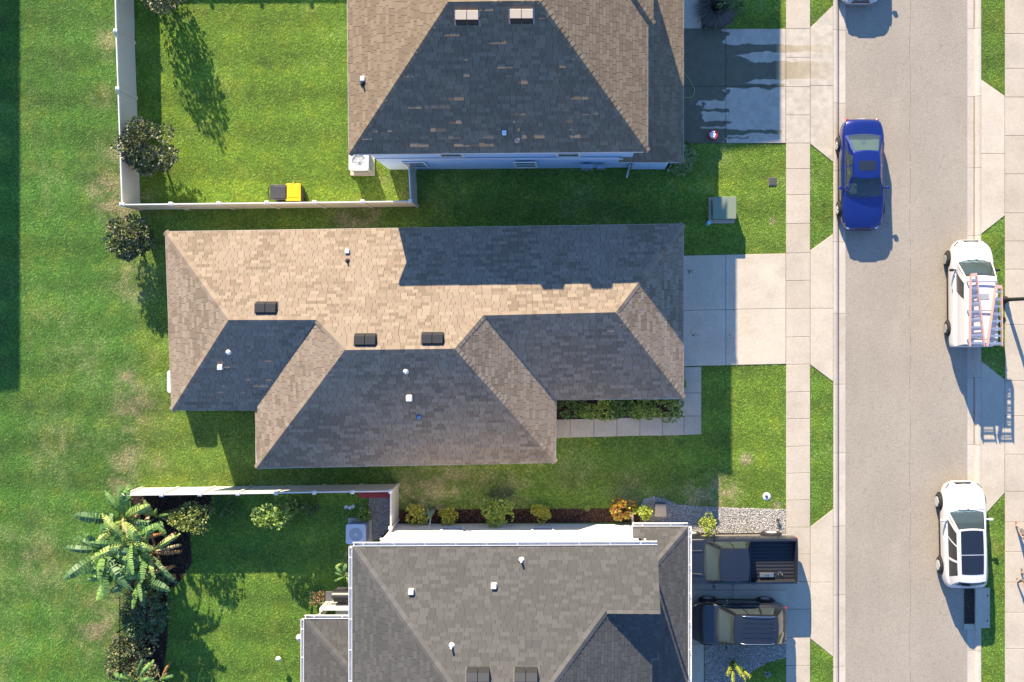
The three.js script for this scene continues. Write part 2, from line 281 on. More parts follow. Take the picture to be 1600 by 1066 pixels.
function roofFaces(faces, tones, roof, seed, glint) {   // faces: [{pts, glint}], tones: linear rgb list
  const R = rng(seed), deck = new GB(), rest = new GB(), full = [];
  for (const f of faces) {
    const { n, c } = planeOf(f.pts); f.n = n;
    const e = new THREE.Vector3().crossVectors(V(0, 1, 0), n).normalize(), u = new THREE.Vector3().crossVectors(n, e).normalize(); if (u.y < 0) { u.negate(); }
    const ee = new THREE.Vector3().crossVectors(n, u).negate();       // ee, n, -u right handed
    const poly = f.pts.map((p) => { const d = p.clone().sub(c); return [d.dot(ee), d.dot(u)]; });
    const at = (a, b, o) => c.clone().addScaledVector(ee, a).addScaledVector(u, b).addScaledVector(n, o);
    const tr = THREE.ShapeUtils.triangulateShape(poly.map((p) => new THREE.Vector2(...p)), []);
    for (const t of tr) { const q = t.map((i) => at(...poly[i], 0)); deck.tri(...q); }
    let b0 = Infinity, b1 = -Infinity; for (const p of poly) { b0 = Math.min(b0, p[1]); b1 = Math.max(b1, p[1]); }
    let row = 0;
    for (let b = b0 - .03; b < b1; b += EX, row++) {
      const strip = clipHalf(clipHalf(poly, (p) => p[1] - b), (p) => b + EX - p[1]); if (strip.length < 3) continue;
      let a0 = Infinity, a1 = -Infinity; for (const p of strip) { a0 = Math.min(a0, p[0]); a1 = Math.max(a1, p[0]); }
      let a = a0 - R() * .3;
      while (a < a1) {
        const li = Math.floor(R() * 4), len = LENS[li], mid = at(a + len / 2, b, 0);
        const gl = (f.glint ?? glint) && fbm(mid.x * .9 + 3, mid.z * .9, 91, 3) > .50 && fbm(mid.x * 1.1, mid.z * 4, 92, 2) > .42;
        const t = gl && row % 2 === 0 && hash(Math.floor(mid.x * 1.3), row, seed) < .62 ? (R() < .55 ? .024 : .012) : (f.glint ?? glint) ? .005 : R() < .3 ? .012 : .008;
        const tone = tones[Math.min(tones.length - 1, Math.floor(tones.length * clamp(.5 + 1.3 * (fbm(mid.x * .8, mid.z * .8, seed, 3) - .5) + .9 * (R() - .5))))];
        const cut = clipHalf(clipHalf(strip, (p) => p[0] - a), (p) => a + len - p[0]);
        if (cut.length >= 3) {
          const isFull = Math.abs(Math.abs(area2(cut)) - len * EX) < 1e-5;
          if (isFull) full.push({ p: at(a, b, 0), e: ee, n, u, len, t, tone, y: mid.y, s: len / (H - mid.y) ** 2 * n.y, mid, w: R() });
          else {
            const off = (q) => lerp(t, .003, (q[1] - b) / EX), top = cut.map((q) => at(q[0], q[1], off(q))), bot = cut.map((q) => at(q[0], q[1], -.004));
            for (let i = 1; i < top.length - 1; i++) rest.tri(top[0], top[i], top[i + 1], tone);
            for (let i = 0; i < top.length; i++) { const j = (i + 1) % top.length; rest.quad(bot[i], bot[j], top[j], top[i], tone); }
          }
        }
        a += len + .014;
      }
    }
  }
  const inFrame = (m) => { const k = H / (H - m.y), px = NX + m.x * S * k, py = NY + m.z * S * k; return px > 0 && px < 1600 && py > 0 && py < 1066; };
  const cand = full.filter((q) => q.len > .36 && inFrame(q.mid)).sort((a, b) => b.s - a.s).slice(0, 300), own = new Set(cand);
  for (const q of full) if (!own.has(q)) {
    const A = (x, y, z) => q.p.clone().addScaledVector(q.e, x).addScaledVector(q.n, y).addScaledVector(q.u, z);
    const a = A(0, q.t, 0), b = A(q.len, q.t, 0), c = A(q.len, .003, EX), d = A(0, .003, EX), a2 = A(0, -.004, 0), b2 = A(q.len, -.004, 0), c2 = A(q.len, -.004, EX), d2 = A(0, -.004, EX);
    rest.quad(a, b, c, d, q.tone).quad(a2, b2, b, a, q.tone).quad(b2, c2, c, b, q.tone).quad(d2, a2, a, d, q.tone);
  }
  const base = mesh('roof', deck.geo(), M(.05, .045, .04, .95), roof);
  const st = mesh('shingle_courses', rest.geo(), M(1, 1, 1, .93, { vertexColors: true }), base); st.userData.kind = 'stuff';
  const mats = tones.map((t) => M(...t, .93)), mtx = new THREE.Matrix4();
  for (const q of cand) { const m = mesh('shingle', wedge(q.len, q.t), mats[tones.indexOf(q.tone)], base); mtx.makeBasis(q.e, q.n, q.u.clone().negate()); mtx.setPosition(q.p); m.applyMatrix4(mtx); }
  return base;
}
function ridgeCaps(base, lines, tones, seed) {  // [p, q, faceA, faceB]
  const R = rng(seed);
  for (const [p, q, fa, fb] of lines) {
    const gb = new GB(), d = q.clone().sub(p), L = d.length(); d.normalize(); const up = fa.n.clone().add(fb.n).normalize();
    let sa = new THREE.Vector3().crossVectors(d, fa.n), sb = new THREE.Vector3().crossVectors(d, fb.n);
    const ca = planeOf(fa.pts).c.clone().sub(p), cb = planeOf(fb.pts).c.clone().sub(p);
    if (sa.dot(ca) < 0) sa.negate(); if (sb.dot(cb) < 0) sb.negate();
    for (let s = 0; s < L - .02; s += .19) {
      const e = Math.min(s + .20, L), tone = tones[Math.floor(R() * tones.length)], w = .14 + .012 * R(), lo = .022 + .01 * R(), hi = .013;
      const A = p.clone().addScaledVector(d, s).addScaledVector(up, lo), B = p.clone().addScaledVector(d, e).addScaledVector(up, hi);
      for (const [sv, nn] of [[sa, fa.n], [sb, fb.n]]) {
        const C = p.clone().addScaledVector(d, e).addScaledVector(sv, w).addScaledVector(nn, hi * .8), D = p.clone().addScaledVector(d, s).addScaledVector(sv, w).addScaledVector(nn, lo * .8);
        gb.quad(A, B, C, D, tone); const D0 = D.clone().addScaledVector(nn, -lo), C0 = C.clone().addScaledVector(nn, -hi), A0 = A.clone().addScaledVector(up, -lo);
        gb.quad(D, C, C0, D0, tone); gb.quad(A, D, D0, A0, tone);
      }
    }
    mesh('ridge_cap', gb.geo(), M(1, 1, 1, .93, { vertexColors: true }), base);
  }
}
function eaveTrim(h, pts, y, col, parent, gutter) {  // soffit sheet and fascia boards round an eave outline [x, z]
  const sof = new GB(); fillPoly(sof, inset(pts, .02), y - .15); mesh('soffit', sof.geo(), M(.72, .70, .66, .8), parent);
  const fm = M(...col, .55);
  pts.forEach((a, i) => { const b = pts[(i + 1) % pts.length], gb = new GB(); gb.bar(V(a[0], y - .085, a[1]), V(b[0], y - .085, b[1]), .03, .16); mesh('fascia', gb.geo(), fm, parent); });
}
function walls(parent, poly, y1, mat) {      // [x, z] outline, one mesh a side
  const c = area2(poly) > 0;
  poly.forEach((a, i) => { const b = poly[(i + 1) % poly.length], gb = new GB(), l = Math.hypot(b[0] - a[0], b[1] - a[1]), d = [(b[0] - a[0]) / l, (b[1] - a[1]) / l], o = c ? [-d[1] * .1, d[0] * .1] : [d[1] * .1, -d[0] * .1];
    const q = [V(a[0], 0, a[1]), V(b[0], 0, b[1]), V(b[0] + o[0], 0, b[1] + o[1]), V(a[0] + o[0], 0, a[1] + o[1])], t = q.map((v) => V(v.x, y1, v.z));
    gb.quad(t[0], t[1], t[2], t[3]); for (let k = 0; k < 4; k++) gb.quad(q[k], q[(k + 1) % 4], t[(k + 1) % 4], t[k]);
    mesh('wall', gb.geo(), mat, parent); });
}
const glassDark = P(.02, .025, .03, .06, { clearcoat: 1 }), white = M(.78, .77, .74, .5), offWhite = M(.70, .67, .62, .6);
function windowOn(parent, x, y, z, w, h, axis, out) {   // axis 'x': wall runs along x, faces out along z
  const f = new GB(), g = new GB(), m = new GB(), t = .05 * out;
  const bx = (gb, a0, b0, a1, b1, d0, d1) => { const [p, q] = d0 < d1 ? [d0, d1] : [d1, d0]; axis === 'x' ? gb.box(x + a0, y + b0, z + p, x + a1, y + b1, z + q) : gb.box(x + p, y + b0, z + a0, x + q, y + b1, z + a1); };
  bx(f, -w / 2 - .08, -h / 2 - .08, w / 2 + .08, -h / 2, 0, t); bx(f, -w / 2 - .08, h / 2, w / 2 + .08, h / 2 + .08, 0, t); bx(f, -w / 2 - .08, -h / 2, -w / 2, h / 2, 0, t); bx(f, w / 2, -h / 2, w / 2 + .08, h / 2, 0, t); bx(f, -w / 2, -.02, w / 2, .02, 0, t * .8);
  bx(g, -w / 2, -h / 2, w / 2, -.02, 0, t * .4); bx(m, -w / 2, .02, w / 2, h / 2, 0, t * .4);
  const fr = mesh('window', f.geo(), white, parent); mesh('pane', g.geo(), glassDark, fr); mesh('pane', m.geo(), glassDark, fr);
}
function garageDoor(parent, x, z0, z1, mat) {
  const f = new GB(); f.box(x, 0, z0 - .1, x + .04, 2.3, z0).box(x, 0, z1, x + .04, 2.3, z1 + .1).box(x, 2.2, z0, x + .04, 2.3, z1);
  const d = mesh('garage_door', f.geo(), white, parent);
  for (let r = 0; r < 4; r++) for (let k = 0; k < 4; k++) { const w = (z1 - z0) / 4, g = rbox(.03, .52, w - .03, .008, x + .018, .28 + r * .55, z0 + (k + .5) * w); mesh('panel', g, mat, d); }
}
function offRidgeVent(roof, p, n, mat) {     // low slant-topped hood with a middle seam
  const e = V(1, 0, 0), u = new THREE.Vector3().crossVectors(n, e).normalize(); if (u.y < 0) u.negate();
  const A = (x, b, o) => p.clone().addScaledVector(e, x).addScaledVector(u, b).addScaledVector(n, o);
  const v = new GB(), lo = new GB();
  for (const [x0, x1] of [[-.40, -.012], [.012, .40]]) {
    const a = A(x0, -.06, .25), b = A(x1, -.06, .25), c = A(x1, .22, .12), d = A(x0, .22, .12), a2 = A(x0, -.30, .01), b2 = A(x1, -.30, .01), c2 = A(x1, .22, .01), d2 = A(x0, .22, .01);
    v.quad(a, b, c, d).quad(b2, c2, c, b).quad(d2, a2, a, d).quad(d2, c2, c, d); lo.quad(a2, b2, b, a);
  }
  const m = mesh('roof_vent', v.geo(), mat, roof); mesh('louvre', lo.geo(), ventBlack, m);
  const g = new GB(); g.quad(A(-.46, -.30, .012), A(.46, -.30, .012), A(.46, .24, .012), A(-.46, .24, .012)); mesh('flashing', g.geo(), mat, m);
}
function pipe(roof, p, h, r, mat) { const m = mesh('vent_pipe', cyl(r, r, h + .3, p.x, p.y + h / 2 - .15, p.z, 14), mat, roof); const b = new THREE.CylinderGeometry(r + .015, r + .07, .09, 16); b.translate(p.x, p.y + .045, p.z); mesh('boot', b, mat, m); return m; }
function hoodVent(roof, p, n, s, mat) { const g = rbox(s, s * .9, s * 1.1, s * .18, p.x, p.y + s * .4, p.z); const m = mesh('exhaust_vent', g, mat, roof); const f = new GB(), e = V(1, 0, 0), u = new THREE.Vector3().crossVectors(n, e).normalize(), A = (a, b) => p.clone().addScaledVector(e, a).addScaledVector(u, b).addScaledVector(n, .014); f.quad(A(-s * .75, -s * .75), A(s * .75, -s * .75), A(s * .75, s * .75), A(-s * .75, s * .75)); mesh('flashing', f.geo(), ventGrey, m); }
// point of a plane seen at (px, py)
function onPlane(px, py, pl) { const o = V(0, H, 0), d = W(px, py, 0).sub(o), t = pl.c.clone().sub(o).dot(pl.n) / d.dot(pl.n); return o.addScaledVector(d, t); }
const slope = (a, b, p, dir) => { const e = b.clone().sub(a).setY(0).normalize(), up = V(-e.z, 0, e.x); if (up.dot(dir) < 0) up.negate(); const n = up.clone().multiplyScalar(-p).add(V(0, 1, 0)).normalize(); return { n, c: a.clone().add(b).multiplyScalar(.5) }; };

const ventBlack = M(.02, .02, .022, .6), ventGrey = M(.10, .095, .085, .6), ventWhite = M(.82, .82, .82, .5), lead = M(.20, .30, .48, .5);
const TAN = [[.205, .156, .107], [.24, .184, .128], [.268, .208, .147], [.288, .225, .16], [.308, .243, .175], [.258, .19, .135], [.275, .214, .155]];
const BROWN = [[.195, .142, .09], [.22, .162, .103], [.24, .178, .115], [.26, .194, .127], [.205, .15, .096]];
const GREY = [[.074, .0715, .067], [.084, .081, .076], [.092, .0885, .083], [.101, .097, .091], [.079, .076, .071]];
const EY = 2.75;
// ---- middle house
{
  const house = thing('house', 'single-storey house with pale tan shingle hip roof in the middle of the picture', 'house');
  const A = W(258, 362, EY), B = W(1068, 350, EY), C = W(1068, 623, EY), D = W(869, 625, EY), E2 = W(868, 723, EY), F = W(400, 732, EY), G = W(399, 641, EY), Hh = W(268, 641, EY);
  const N = slope(A, B, .48, V(0, 0, 1));
  const r1 = onPlane(357, 500, N), r2 = onPlane(495, 500, N), r3 = onPlane(540, 547, N), r4 = onPlane(710, 545, N), r5 = onPlane(755, 493, N), r6 = onPlane(962, 488, N);
  const fN = { pts: [A, B, r6, r5, r4, r3, r2, r1], glint: false }, fW = { pts: [A, r1, Hh], glint: false }, fS1 = { pts: [Hh, G, r2, r1], glint: true }, fGW = { pts: [G, F, r3, r2], glint: false }, fGS = { pts: [F, E2, r4, r3], glint: true }, fGE = { pts: [E2, D, r5, r4], glint: false }, fS2 = { pts: [D, C, r6, r5], glint: true }, fE = { pts: [C, B, r6], glint: false };
  const roof = roofFaces([fN, fW, fS1, fGW, fGS, fGE, fS2, fE], TAN, house, 101, true);
  ridgeCaps(roof, [[A, r1, fN, fW], [Hh, r1, fW, fS1], [r1, r2, fN, fS1], [r2, r3, fN, fGW], [F, r3, fGW, fGS], [r3, r4, fN, fGS], [E2, r4, fGS, fGE], [r4, r5, fN, fGE], [r5, r6, fN, fS2], [C, r6, fS2, fE], [B, r6, fN, fE]], TAN, 7);
  const xz = [A, B, C, D, E2, F, G, Hh].map((p) => [p.x, p.z]);
  eaveTrim(house, xz, EY, [.62, .58, .52], house);
  walls(house, inset(xz, .42), EY - .15, M(.55, .51, .45, .85));
  for (const [x, y] of [[416, 482], [571, 532], [676, 530]]) offRidgeVent(roof, onPlane(x, y, N), N.n, M(.04, .038, .036, .6));
  const pS = planeOf(fGS.pts), pS1 = planeOf(fS1.pts);
  hoodVent(roof, onPlane(543, 393, N), N.n, .17, ventWhite); pipe(roof, onPlane(543, 408, N), .22, .035, ventBlack);
  hoodVent(roof, onPlane(640, 622, pS), pS.n, .24, ventWhite); pipe(roof, onPlane(634, 580, pS), .12, .05, ventWhite); hoodVent(roof, onPlane(655, 652, pS), pS.n, .14, lead);
  hoodVent(roof, onPlane(345, 574, pS1), pS1.n, .20, ventWhite); pipe(roof, onPlane(357, 550, pS1), .10, .05, ventWhite);
  const wx = B.x - .42; garageDoor(house, wx + .001, Z(407), Z(560), offWhite);
  const wz = A.z + .42 + .0; for (const x of [-14, -9.5, -4, 1]) windowOn(house, x, 1.5, lerp(A.z, B.z, (x - A.x) / (B.x - A.x)) + .415, .9, 1.3, 'x', -1);
  for (const x of [-11, -7, -3.2]) windowOn(house, x, 1.5, lerp(F.z, E2.z, (x - F.x) / (E2.x - F.x)) - .415, .9, 1.3, 'x', 1);
  const foot = [A, B, C, D, E2, F, G, Hh].map((p) => [p.x * S + NX, p.z * S + NY]); hard.push(inset(foot, 18));
}
// ---- upper house: two storeys with a one-storey garage
const E2Y = 6.2;
{
  const house = thing('house', 'two-storey house with brown shingle roof and shaded pale blue side wall at the top', 'house');
  const SW = W(545, 241, E2Y), SE = W(1012, 237, E2Y), Sp = slope(SW, SE, .464, V(0, 0, -1)), aL = onPlane(700, 3, Sp), aR = onPlane(843, 1, Sp);
  const zN = -16.4, NW = V(SW.x - .1, E2Y, zN), NE = V(SE.x, E2Y, zN);
  const fS = { pts: [SW, SE, aR, aL], glint: true }, fW = { pts: [SW, aL, NW], glint: false }, fE = { pts: [SE, NE, aR], glint: false }, fN = { pts: [NW, NE, aR, aL], glint: false };
  const cw = W(1021, 38, E2Y), pe = (aR.y - E2Y) / (SE.x - aR.x), l = 2.6, sN = .464;
  const vA = V(SE.x, E2Y, cw.z), hipTop = V(cw.x - l, E2Y + l * pe, cw.z - l * pe / sN), valTop = V(vA.x - l, E2Y + l * pe, vA.z - l * pe / sN);
  const fw1 = { pts: [vA, cw, hipTop, valTop], glint: false }, fw2 = { pts: [cw, V(cw.x, E2Y, zN), V(cw.x - l, E2Y + l * pe, zN - .1), hipTop], glint: false };
  const gx = 4.375, gz = -6.42, wx = SE.x - .38, gT = EY + (gx - wx) * .5, gzN = -15.2, ga = V(wx, gT, gz - (gT - EY) / .52), gC = V(gx, EY, gz), gD = V(wx - .55, EY, gz);
  const gE = { pts: [gC, V(gx, EY, gzN), V(wx, gT, gzN), ga], glint: false }, gS = { pts: [gD, gC, ga, V(wx - .55, gT, ga.z)], glint: false };
  const roof = roofFaces([fS, fW, fE, fN, fw1, fw2, gE, gS], BROWN, house, 202, true);
  ridgeCaps(roof, [[SW, aL, fS, fW], [SE, aR, fS, fE], [aL, aR, fS, fN], [cw, hipTop, fw1, fw2], [gC, ga, gE, gS]], BROWN, 8);
  eaveTrim(house, [[NW.x, NW.z], [NE.x, NE.z], [SE.x, SE.z], [SW.x, SW.z]], E2Y, [.66, .66, .66], house);
  eaveTrim(house, [[gx, gz], [gx, gzN], [wx - .55, gzN], [wx - .55, gz]], EY, [.62, .62, .62], house);
  const wm = M(.56, .74, .95, .8);
  walls(house, [[SW.x + .36, -16.0], [wx, -16.0], [wx, SE.z - .34], [SW.x + .36, SW.z - .34]], E2Y - .15, wm);
  walls(house, [[wx - .02, gzN + .3], [gx - .42, gzN + .3], [gx - .42, gz - .12], [wx - .02, gz - .12]], EY - .15, wm);
  const wz = SW.z - .33; const band = new GB(); band.box(SW.x + .4, 3.0, wz, wx - .4, 3.18, wz + .03); mesh('belly_band', band.geo(), M(.74, .76, .78, .7), house);
  for (const x of [-4.9, -.3]) { windowOn(house, x, 4.4, wz + .005, .8, 1.3, 'x', 1); windowOn(house, x - 1.8, 1.6, wz + .005, .8, 1.3, 'x', 1); }
  const meter = rbox(.5, .7, .18, .03, .45, 1.5, wz + .1); const mm = mesh('meter_box', meter, M(.30, .36, .45, .5, { metalness: .3 }), house); mesh('conduit', cyl(.03, .03, 1.3, .45, .75, wz + .08, 10), M(.35, .38, .42, .5), mm);
  mesh('meter_box', rbox(.35, .5, .16, .03, 1.05, 1.4, wz + .09), M(.30, .36, .45, .5, { metalness: .3 }), house);
  mesh('downspout', tube([V(2.25, 2.5, wz + .1), V(2.25, .3, wz + .1), V(2.2, .12, wz + .35)], .04, 16), M(.7, .72, .75, .5), house);
  for (const [x, y] of [[730, 26], [815, 24]]) offRidgeVent(roof, onPlane(x, y, Sp), Sp.n, M(.42, .36, .29, .6));
  const pW = planeOf(fW.pts); hoodVent(roof, onPlane(567, 124, pW), pW.n, .17, ventWhite); pipe(roof, onPlane(567, 131, pW), .2, .035, ventBlack);
  hoodVent(roof, onPlane(788, 208, Sp), Sp.n, .16, ventWhite); pipe(roof, onPlane(808, 219, Sp), .07, .045, M(.5, .36, .28, .7));
  garageDoor(house, gx - .42 + .001, Z(60), Z(210), offWhite);
  hard.push([[609, -40], [1042, -40], [1042, 262], [609, 262]]);
}
// ---- lower house: two storeys, grey roof, one-storey garage and patio
{
  const house = thing('house', 'two-storey house with grey shingle roof and sunlit white side wall at the bottom', 'house');
  const NW = W(551, 854, E2Y), NEe = W(1027, 852, E2Y), N = slope(NW, NEe, .475, V(0, 0, 1));
  const hp = onPlane(700, 1066, N), k = onPlane(948, 953, N), ke = V(3.06, k.y, k.z + .01), hp2 = onPlane(865, 1066, N);
  const zr = 13.3, aL = hp.clone().lerp(NW, -(zr - hp.z) / (hp.z - NW.z)), aR = hp2.clone().lerp(k, -(zr - hp2.z) / (hp2.z - k.z)); aR.y = aL.y;
  const zS = 18.2, SW = V(NW.x, E2Y, zS), EX1 = 2.82, SE = V(EX1, E2Y, zS), zv = k.z + (k.y - E2Y) / .475, vv = V(EX1, E2Y, zv);
  const fN = { pts: [NW, NEe, ke, k, aR, aL], glint: false }, fW = { pts: [NW, aL, SW], glint: false }, fE = { pts: [k, vv, SE, aR], glint: false }, fS = { pts: [SW, SE, aR, aL], glint: false }, fWS = { pts: [k, ke, V(3.06, E2Y, zv), vv], glint: false };
  const wx = 2.62, gx = 4.557, gz = 8.41, gT = EY + (gx - wx) * .525, gC = V(gx, EY, gz), ga = V(wx, gT, gz + (gT - EY) / .53), gD = V(2.30, EY, gz);
  const gN = { pts: [gD, gC, ga, V(2.30, gT, ga.z)], glint: false }, gE = { pts: [gC, ga, V(wx, gT, zS), V(gx, EY, zS)], glint: false };
  const pN = { pts: [V(-11.08, 2.65, 12.2), V(-7.9, 2.65, 12.2), V(-7.9, 3.05, 14.2), V(-9.1, 3.05, 14.2)], glint: false }, pW = { pts: [V(-11.08, 2.65, 12.2), V(-9.1, 3.05, 14.2), V(-9.1, 3.05, 17.5), V(-11.08, 2.65, 17.5)], glint: false }, pT = { pts: [V(-9.1, 3.05, 14.2), V(-7.9, 3.05, 14.2), V(-7.9, 3.051, 17.5), V(-9.1, 3.051, 17.5)] };
  const roof = roofFaces([fN, fW, fE, fS, fWS, gN, gE, pN, pW, pT], GREY, house, 303, false);
  ridgeCaps(roof, [[NW, aL, fN, fW], [k, aR, fN, fE], [k, ke, fN, fWS], [aL, aR, fN, fS], [gC, ga, gN, gE], [pN.pts[0], pN.pts[3], pN, pW]], [[.108, .104, .098], [.12, .115, .109], [.10, .096, .09]], 9);
  const fc = [.74, .71, .66];
  eaveTrim(house, [[NW.x, NW.z], [NEe.x, NEe.z], [3.06, zv], [EX1, zv], [EX1, zS], [NW.x, zS]], E2Y, fc, house);
  eaveTrim(house, [[gx, gz], [gx, zS], [2.3, zS], [2.3, gz]], EY, fc, house);
  eaveTrim(house, [[-11.08, 12.2], [-7.9, 12.2], [-7.9, 17.5], [-11.08, 17.5]], 2.65, fc, house);
  const wm = M(.80, .76, .70, .75), wz = NW.z + .4;
  walls(house, [[NW.x + .4, wz], [wx, wz], [wx, 17.8], [NW.x + .4, 17.8]], E2Y - .15, wm);
  const gab = new GB(); gab.tri(V(wx, E2Y - .15, wz), V(wx, E2Y - .15, zv), V(wx, k.y - .1, k.z)); mesh('gable_wall', gab.geo(), wm, house);
  walls(house, [[wx - .02, gz + .38], [gx - .6, gz + .38], [gx - .6, 17.8], [wx - .02, 17.8]], EY - .15, wm);
  const gut = (a, b, name = 'gutter') => { const d = b.clone().sub(a).normalize(), s = V(-d.z, 0, d.x).multiplyScalar(.06), g = new GB(), q = (p, i, y) => p.clone().addScaledVector(s, i).setY(p.y + y); g.quad(q(a, -1, -.1), q(b, -1, -.1), q(b, -1, .02), q(a, -1, .02)).quad(q(a, 1, -.1), q(b, 1, -.1), q(b, 1, .02), q(a, 1, .02)).quad(q(a, -1, -.1), q(a, 1, -.1), q(b, 1, -.1), q(b, -1, -.1)); g.bar(q(a, -1, .03), q(b, -1, .03), .02, .02).bar(q(a, 1, .03), q(b, 1, .03), .02, .02); const m = mesh(name, g.geo(), white, house); const L = a.distanceTo(b), hg = new GB(); for (let t = .4; t < L; t += 1.15) { const p = a.clone().addScaledVector(d, t); hg.bar(q(p, -1, .035), q(p, 1, .035), .03, .012); } mesh('hanger', hg.geo(), white, m); };
  gut(V(NW.x, E2Y, NW.z - .08), V(NEe.x, E2Y, NEe.z - .08)); gut(V(NW.x - .08, E2Y, NW.z), V(NW.x - .08, E2Y, zS)); gut(V(2.3, EY, gz - .08), V(gx, EY, gz - .08)); gut(V(gx + .08, EY, gz), V(gx + .08, EY, zS)); gut(V(-11.08, 2.65, 12.12), V(-7.95, 2.65, 12.12)); gut(V(-11.16, 2.65, 12.2), V(-11.16, 2.65, 17.5));
  const band = new GB(); band.box(NW.x + .42, 3.0, wz - .03, wx - .3, 3.2, wz); mesh('belly_band', band.geo(), M(.82, .79, .74, .7), house);
  mesh('downspout', tube([V(-6.3, 6.0, wz - .1), V(-6.3, .3, wz - .1), V(-6.3, .1, wz - .4)], .045, 20), white, house);
  mesh('downspout', tube([V(2.9, 5.95, NW.z + .1), V(2.75, 5.6, wz - .1), V(2.75, 3.6, wz - .1)], .045, 20), white, house);
  mesh('downspout', tube([V(2.45, 2.5, gz + .3), V(2.45, .3, gz + .3), V(2.45, .12, gz - .1)], .045, 20), white, house);
  for (const x of [-5.2, -1.4]) windowOn(house, x, 1.3, wz - .005, .8, .6, 'x', -1);
  for (const [x, y] of [[747, 1056], [822, 1056]]) offRidgeVent(roof, onPlane(x, y, N), N.n, ventGrey);
  hoodVent(roof, onPlane(643, 924, N), N.n, .2, ventWhite); hoodVent(roof, onPlane(772, 915, N), N.n, .2, ventWhite);
  pipe(roof, onPlane(815, 875, N), .3, .04, ventWhite); pipe(roof, onPlane(706, 1009, N), .3, .04, ventWhite);
  garageDoor(house, gx - .6 + .001, Z(850), Z(1000), offWhite);
  for (const [x, z] of [[-10.8, 12.5], [-10.8, 14.9]]) mesh('porch_post', rbox(.16, 2.5, .16, .02, x, 1.25, z), white, house);
  hard.push([[611, 815], [1042, 815], [1042, 1160], [611, 1160]]);
}
// ---- houses outside the picture whose shade falls into it
function plainHouse(label, x0, z0, x1, z1, wall, tones, seed) {
  const house = thing('house', label, 'house'), r = (z1 - z0) / 2 < (x1 - x0) / 2 ? (z1 - z0) / 2 : (x1 - x0) / 2, y = E2Y, t = y + r * .52;
  const c = [V(x0, y, z0), V(x1, y, z0), V(x1, y, z1), V(x0, y, z1)]; let f;
  if (z1 - z0 < x1 - x0) { const a = V(x0 + r, t, z0 + r), b = V(x1 - r, t, z0 + r); f = [[c[0], c[1], b, a], [c[1], c[2], b], [c[2], c[3], a, b], [c[3], c[0], a]]; }
  else { const a = V(x0 + r, t, z0 + r), b = V(x0 + r, t, z1 - r); f = [[c[0], c[1], a], [c[1], c[2], b, a], [c[2], c[3], b], [c[3], c[0], a, b]]; }
  roofFaces(f.map((pts) => ({ pts, glint: false })), tones, house, seed, false);
  const o = c.map((p) => [p.x, p.z]); eaveTrim(house, o, y, [.7, .68, .64], house); walls(house, inset(o, .4), y - .15, M(...wall, .8));
}
plainHouse('two-storey neighbouring house north of the wet driveway', X(660), Z(-560), X(1073), Z(-244), [.6, .57, .5], BROWN, 404);
plainHouse('two-storey neighbouring house beyond the left edge of the field', X(-420), Z(-640), X(-116), Z(142), [.6, .57, .5], BROWN, 405);

// ---------------------------------------------------------------- fences
const vinyl = M(.66, .62, .56, .45), vinylCap = M(.76, .73, .68, .45);
function vinylFence(label, pts, step, mat = vinyl) {   // plan points (survey units) of a privacy fence run
  const f = thing('vinyl_fence', label, 'fence', 'white vinyl privacy fences'), h = 1.78;
  const postAt = (p) => { const po = mesh('post', rbox(.13, h + .06, .13, .01, p.x, (h + .06) / 2, p.z), mat, f); const c = new THREE.ConeGeometry(.115, .07, 4, 1); c.rotateY(Math.PI / 4); c.translate(p.x, h + .105, p.z); mesh('cap', merge([rbox(.155, .03, .155, .008, p.x, h + .065, p.z), c]), vinylCap, po); };
  for (let i = 0; i < pts.length - 1; i++) {
    const a = W(...pts[i]), b = W(...pts[i + 1]), L = a.distanceTo(b), n = Math.max(1, Math.round(L / step));
    for (let k = 0; k <= n; k++) { if (i && !k) continue; postAt(a.clone().lerp(b, k / n)); }
    for (let k = 0; k < n; k++) {
      const p = a.clone().lerp(b, k / n), q = a.clone().lerp(b, (k + 1) / n), d = q.clone().sub(p).normalize(), l = p.distanceTo(q), gb = new GB(), m = Math.round((l - .14) / .155), w = (l - .14) / m;
      for (let j = 0; j < m; j++) { const s = p.clone().addScaledVector(d, .07 + j * w + .004).setY(h / 2 + .03), e = p.clone().addScaledVector(d, .07 + (j + 1) * w - .004).setY(h / 2 + .03); gb.bar(s, e, .028, h - .16); }
      const pn = mesh('panel', gb.geo(), mat, f);
      for (const y of [.09, h - .06]) { const r = new GB(); r.bar(p.clone().addScaledVector(d, .066).setY(y), q.clone().addScaledVector(d, -.066).setY(y), .05, .12); mesh('rail', r.geo(), y > 1 ? vinylCap : mat, pn); }
    }
  }
}
vinylFence('long vinyl fence along the back of the upper yard beside the open field', [[206, -128], [210, 67], [219, 327]], 2.5);
vinylFence('vinyl fence run in front of the two wheeled bins', [[221, 327], [652, 322], [649, 266]], 2.06, M(.74, .65, .52, .5));
vinylFence('vinyl fence closing the upper yard beyond the top edge', [[210, -128], [600, -130]], 2.1);
vinylFence('vinyl fence above the banana plants along the lower yard', [[222, 763], [622, 757], [622, 812]], 1.6);

// black picket fence among the plants
{
  const f = thing('picket_fence', 'low black metal picket fence behind the banana plants', 'fence'), m = M(.015, .015, .016, .4, { metalness: .5 });
  const x = X(204), z0 = Z(780), z1 = Z(1090);
  for (const y of [.2, 1.05]) { const g = new GB(); g.bar(V(x, y, z0), V(x, y, z1), .025, .03); mesh('rail', g.geo(), m, f); }
  for (let z = z0; z <= z1; z += 1.8) mesh('post', rbox(.05, 1.3, .05, .006, x, .65, z), m, f);
  const g0 = rbox(.018, 1.15, .018, .004, 0, .6, 0); for (let z = z0 + .12; z < z1; z += .12) { const q = mesh('picket', g0, m, f); q.position.set(x, 0, z); }
}

